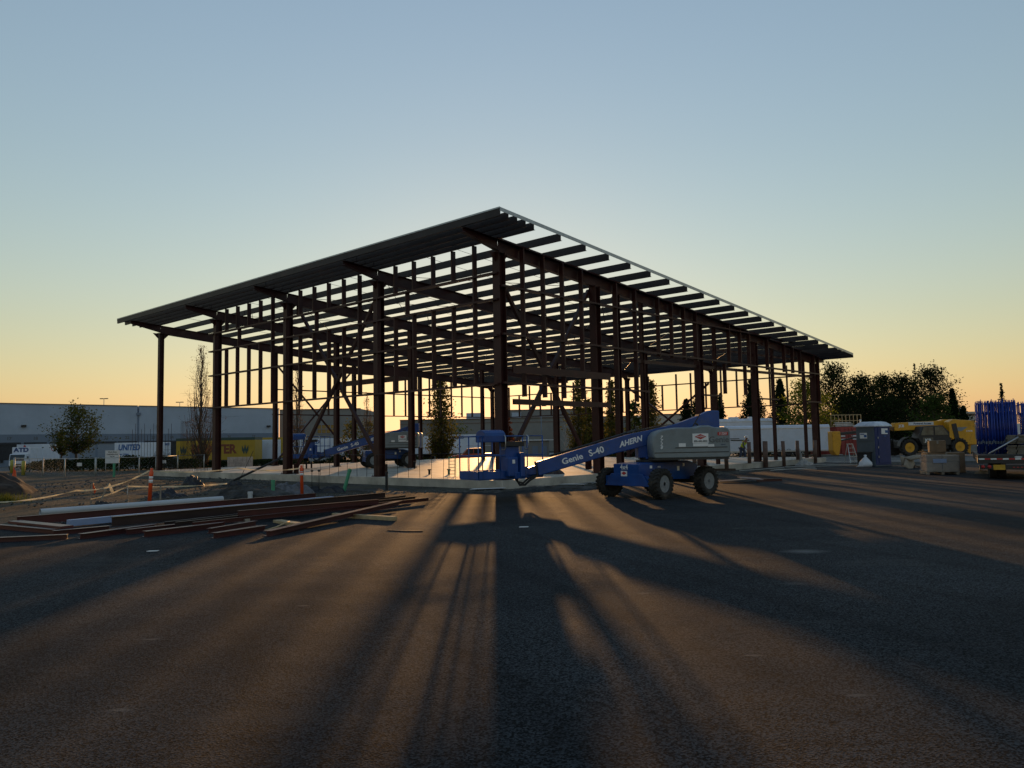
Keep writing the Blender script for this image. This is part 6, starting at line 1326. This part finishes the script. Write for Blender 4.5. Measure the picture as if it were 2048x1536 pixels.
# hedges and rough shrubs along the yard edge
def hedge(label, p0, p1, h, wd, lm, seed, n, ls=0.16):
    r_ = random.Random(seed); x0, y0 = p0; x1, y1 = p1; c = Vector(((x0 + x1) / 2, (y0 + y1) / 2, 0)); vs = []; fs = []
    T = thing('hedge', label, 'hedge', (c.x, c.y, gz(c.x, c.y)), 0, 'shrub rows'); L_ = math.hypot(x1 - x0, y1 - y0); tk_ = MB()
    for k in range(int(L_ * 1.5)):
        t = (k + .5) / int(L_ * 1.5); x = x0 + (x1 - x0) * t - c.x; y = y0 + (y1 - y0) * t - c.y; tk_.tube([(x, y, -0.1), (x + r_.uniform(-.2, .2), y + r_.uniform(-.2, .2), h * 0.8)], [0.03, 0.008], 5)
    tk_.build('stems', BARK, T, fix=False)
    for k in range(n):
        t = r_.random(); x = x0 + (x1 - x0) * t; y = y0 + (y1 - y0) * t; hh = h * (0.75 + 0.45 * noise.noise((x * 0.5, y * 0.5, seed)) + 0.2 * noise.noise((x * 2, y * 2, seed)))
        zz = hh * (r_.random() ** 0.6); s_ = wd * sqrt(max(0.05, 1 - (zz / max(hh, .1)) ** 2)) * 0.5
        p = Vector((x - c.x + r_.gauss(0, s_ * 0.6), y - c.y + r_.gauss(0, s_ * 0.6), zz)); a = Vector((r_.gauss(0, 1), r_.gauss(0, 1), r_.gauss(0, 1))).normalized(); b_ = a.cross(Vector((r_.gauss(0, 1), r_.gauss(0, 1), 0.3))).normalized(); s = ls * r_.uniform(.6, 1.4); i = len(vs)
        vs.extend([p - a * s * .5, p + b_ * s * .35, p + a * s * .5, p - b_ * s * .35]); fs.append((i, i + 1, i + 2, i + 3))
    q = MB(); q.add(vs, fs); q.build('foliage', lm, T, fix=False); return T
hedge('dark straggling shrub row behind the chain link fence', (-37.5, 62), (-28.0, 58.5), 1.25, 2.2, LF_DARK, 71, 5200, 0.16)
hedge('dark shrub row behind the site sign and green pipe', (-28.5, 60.0), (-24.5, 61.0), 1.1, 2.0, LF_DARK, 72, 2600, 0.16)
hedge('low dark hedge under the yellow trailer beyond the slab', (-33, 76), (-22, 80), 0.9, 1.6, LF_DARK, 73, 4200, 0.18)
hedge('low dark hedge beyond the far boom lift', (-22, 82), (-9, 86), 1.0, 1.6, LF_DARK, 74, 4600, 0.18)
hedge('low dark hedge below the poplar and red pickup', (-9, 88), (-3.5, 89), 0.9, 1.4, LF_DARK, 75, 2200, 0.18)
hedge('rough green hedge between the poplars on the right', (5.5, 92), (24, 98), 1.3, 1.8, LF_DARK, 76, 6000, 0.2)
# grass tuft beside the earth mound, and a strip of lawn beyond the slab
def grass_patch(name, area, n, h, lm, seed):
    r_ = random.Random(seed); vs = []; fs = []
    for k in range(n):
        x, y = area(r_); z = gz(x, y) - 0.02; a = r_.random() * 2 * pi; wv = Vector((cos(a), sin(a), 0)) * 0.012; hh = h * r_.uniform(.5, 1.2); tp = Vector((r_.gauss(0, .35) * hh, r_.gauss(0, .35) * hh, hh)); p = Vector((x, y, z)); i = len(vs)
        vs.extend([p - wv, p + wv, p + tp * 0.6 + wv * .7, p + tp]); fs.append((i, i + 1, i + 2, i + 3))
    q = MB(); q.add(vs, fs); return structure(q.build(name, lm, fix=False), 'stuff')
LF_GRASS = leaf_mat('grass_blades', (0.13, 0.15, 0.03), 0.4, scale=1.5)
grass_patch('grass', lambda r_: (-16.9 + r_.gauss(0, 0.4), 25.7 + r_.gauss(0, 0.35)), 900, 0.3, LF_GRASS, 81)
M_LAWN = mat('lawn', (0.03, 0.045, 0.012), 0.95, var=0.3, scale=0.8, bump=0.8, bscale=10)
structure(grid_sheet('lawn', frange(-40, -2, 2), frange(68, 100, 2), lambda x, y: gz(x, y) + 0.004, M_LAWN))
M_ROAD = mat('yard_concrete', (0.14, 0.135, 0.125), 0.9, var=0.15, scale=0.3)
structure(grid_sheet('truck_yard', frange(-140, 40, 5), frange(102, 172, 2.5), lambda x, y: gz(x, y) + 0.004, M_ROAD))
structure(grid_sheet('access_road', frange(-1.5, 30, 1.5), frange(70, 101.5, 1.5), lambda x, y: gz(x, y) + 0.006, M_ROAD))
kb = MB()
for y in (71.0, 82.0): kb.box((14, y, gz(14, y) + 0.06), (31, 0.25, 0.14))
structure(kb.build('kerb', M_CONCR))
M_GRAV = mat('gravel', (0.10, 0.10, 0.098), 0.95, var=0.35, scale=4, bump=0.8, bscale=20)
structure(grid_sheet('gravel_apron', frange(15, 60, 1.5), frange(46.9, 62, 1.5), lambda x, y: gz(x, y) + 0.006, M_GRAV, lambda x, y: (x - BO[0]) * 0.675 + (y - BO[1]) * 0.738 > 29.6 or (-(x - BO[0]) * 0.738 + (y - BO[1]) * 0.675) < -0.5))
